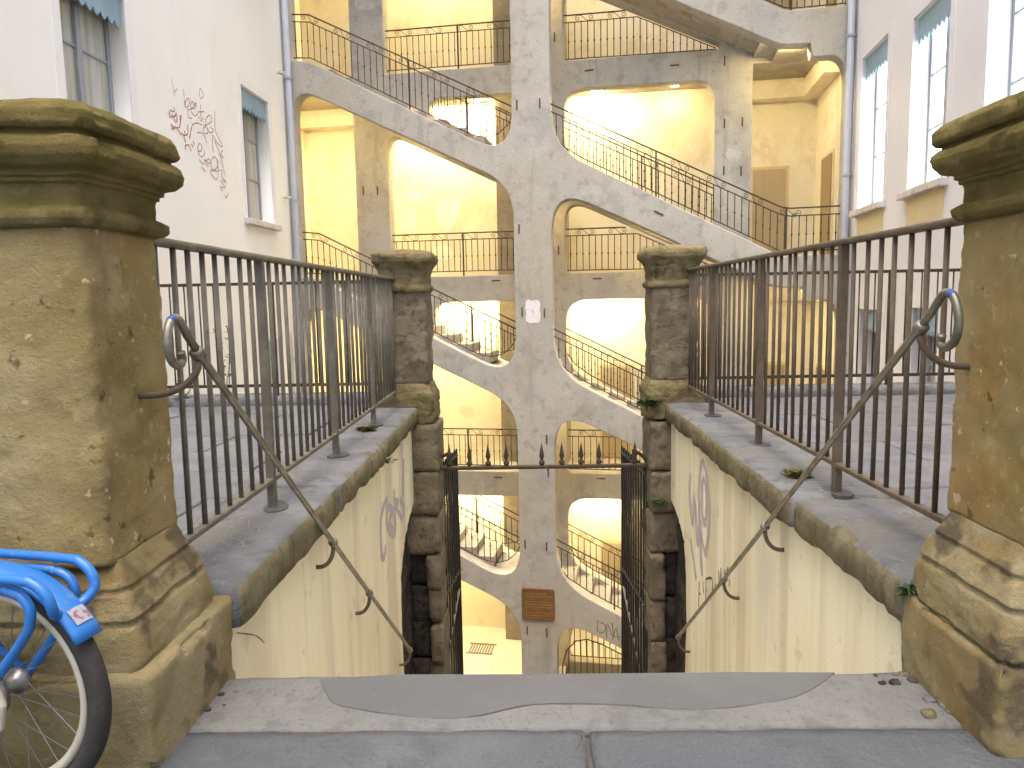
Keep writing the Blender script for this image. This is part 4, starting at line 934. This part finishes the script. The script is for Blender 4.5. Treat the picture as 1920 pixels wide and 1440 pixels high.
T(MB(), [(0, -.05, ZH + .03), (bb[0], -.048, bb[2] + .085)], .004).tube([(0, -.05, ZH - .03), (bb[0], -.048, bb[2] - .085)], .004, 6).build('chain', 'tyre', bike)
T(MB(), [(-.50, 0, .78), (-.52, 0, .93)], .0125).build('seat_post', 'chrome', bike)
sd = MB(); sd.add([(-.52 + x_ * .14, y_ * (.075 if x_ > 0 else .03), .93 + z_) for x_ in (1, .3, -1) for (y_, z_) in ((-1, 0), (-.7, .05), (.7, .05), (1, 0))], [(0, 1, 5, 4), (1, 2, 6, 5), (2, 3, 7, 6), (3, 0, 4, 7), (4, 5, 9, 8), (5, 6, 10, 9), (6, 7, 11, 10), (7, 4, 8, 11), (3, 2, 1, 0), (8, 9, 10, 11)])
sd.build('saddle', 'saddle', bike, bevel=.01)
hb = MB(); T(hb, [(-.83, 0, .70), (-.79, 0, .95)], .0125); T(hb, [(-.66, -.27, .99), (-.74, -.22, .97), (-.8, -.1, .95), (-.8, .1, .95), (-.74, .22, .97), (-.66, .27, .99)], .011)
hb.build('handlebar', 'chrome', bike, smooth=True)
T(MB(), [(-.45, .04, .3), (-.46, .16, .0)], .009).build('kickstand', 'chrome', bike)
# curved brake arm by the rear hub
T(MB(), [(.05, -.06, .05 + ZH - .01), (.062, -.06, .0 + ZH), (.05, -.06, ZH - .05), (.02, -.06, ZH - .075)], .008).build('brake_arm', 'rim', bike)

# ================================================================== weeds and moss
def tuft(name, loc, n, size, label, m_='leaf', seed=1, up=.7, cat='plant'):
    r_ = random.Random(seed); mb = MB()
    for i in range(n):
        a = r_.uniform(0, 6.28); ln = size * r_.uniform(.4, 1.0); el = r_.uniform(.15, 1.4) * up
        d = Vector((math.cos(a) * math.cos(el), math.sin(a) * math.cos(el), math.sin(el))); sd_ = Vector((-math.sin(a), math.cos(a), 0)) * ln * r_.uniform(.08, .16)
        p = Vector((r_.gauss(0, size * .22), r_.gauss(0, size * .22), r_.uniform(-.1, .1) * size)); q = p + d * ln * .55; e = p + d * ln + Vector((0, 0, -ln * .25))
        mb.add([p - sd_ * .4, p + sd_ * .4, q + sd_, e, q - sd_], [(0, 1, 2, 3, 4)])
    o = mb.build(name, m_, None); o.location = loc
    return tag(o, label, cat)
tuft('fern', (1.115, 2.09, -.87), 60, .06, 'green fern growing where the right coping meets the near pillar', seed=2, up=.9)
tuft('moss_clump', (.97, 5.84, -.84), 300, .10, 'dark green moss clump at the foot of the far right pillar', 'leaf', seed=3, up=.5, cat='moss')
tuft('weed', (-.86, 4.40, -.96), 30, .06, 'little weed hanging from the left coping edge', seed=4, up=.3)
tuft('moss_clump', (1.24, 3.35, -.835), 300, .07, 'yellow-green moss cushion on the right coping beside a railing post', 'drymoss', seed=5, up=.6, cat='moss')
tuft('moss_clump', (-1.05, 4.78, -.825), 220, .07, 'brown dead leaves and moss heaped on the left coping', 'drymoss', seed=6, up=.35, cat='moss')
tuft('weed', (1.03, 5.78, -1.62), 120, .09, 'weeds growing on the wall stones below the far right pillar', 'leaf', seed=7, up=.3)
def sprig(loc, h, label, seed):
    r_ = random.Random(seed); root = empty('wild_plant', loc); tag(root, label, 'plant')
    for s_ in range(4):
        p = Vector((0, 0, 0)); lean = Vector((r_.uniform(-.25, .25), r_.uniform(-.1, .1), 1)); pts = [p]
        for i in range(7): p = p + lean.normalized() * h / 7 + Vector((r_.gauss(0, .012), r_.gauss(0, .01), 0)); pts.append(p)
        MB().tube(pts, .004, 5).build('stem', 'moss', root)
        lv = MB()
        for q in pts[1:]:
            q = q + Vector((r_.gauss(0, .006), r_.gauss(0, .006), r_.gauss(0, .025)))
            for _ in range(r_.randint(1, 4)):
                a = r_.uniform(0, 6.28); ln = r_.uniform(.03, .06); d = Vector((math.cos(a), math.sin(a), r_.uniform(-.2, .6))); sd_ = Vector((-math.sin(a), math.cos(a), 0)) * ln * .3
                lv.add([q, q + d * ln * .5 + sd_, q + d * ln, q + d * ln * .5 - sd_], [(0, 1, 2, 3)])
        lv.build('leaves', 'leaf', root)
sprig((-2.55, 6.24, -.80), .62, 'thin leafy weed growing from the far kerb of the left terrace', 3)
sprig((-2.95, 6.2, -.83), .22, 'low bright weed at the far kerb near the big left pillar', 8)
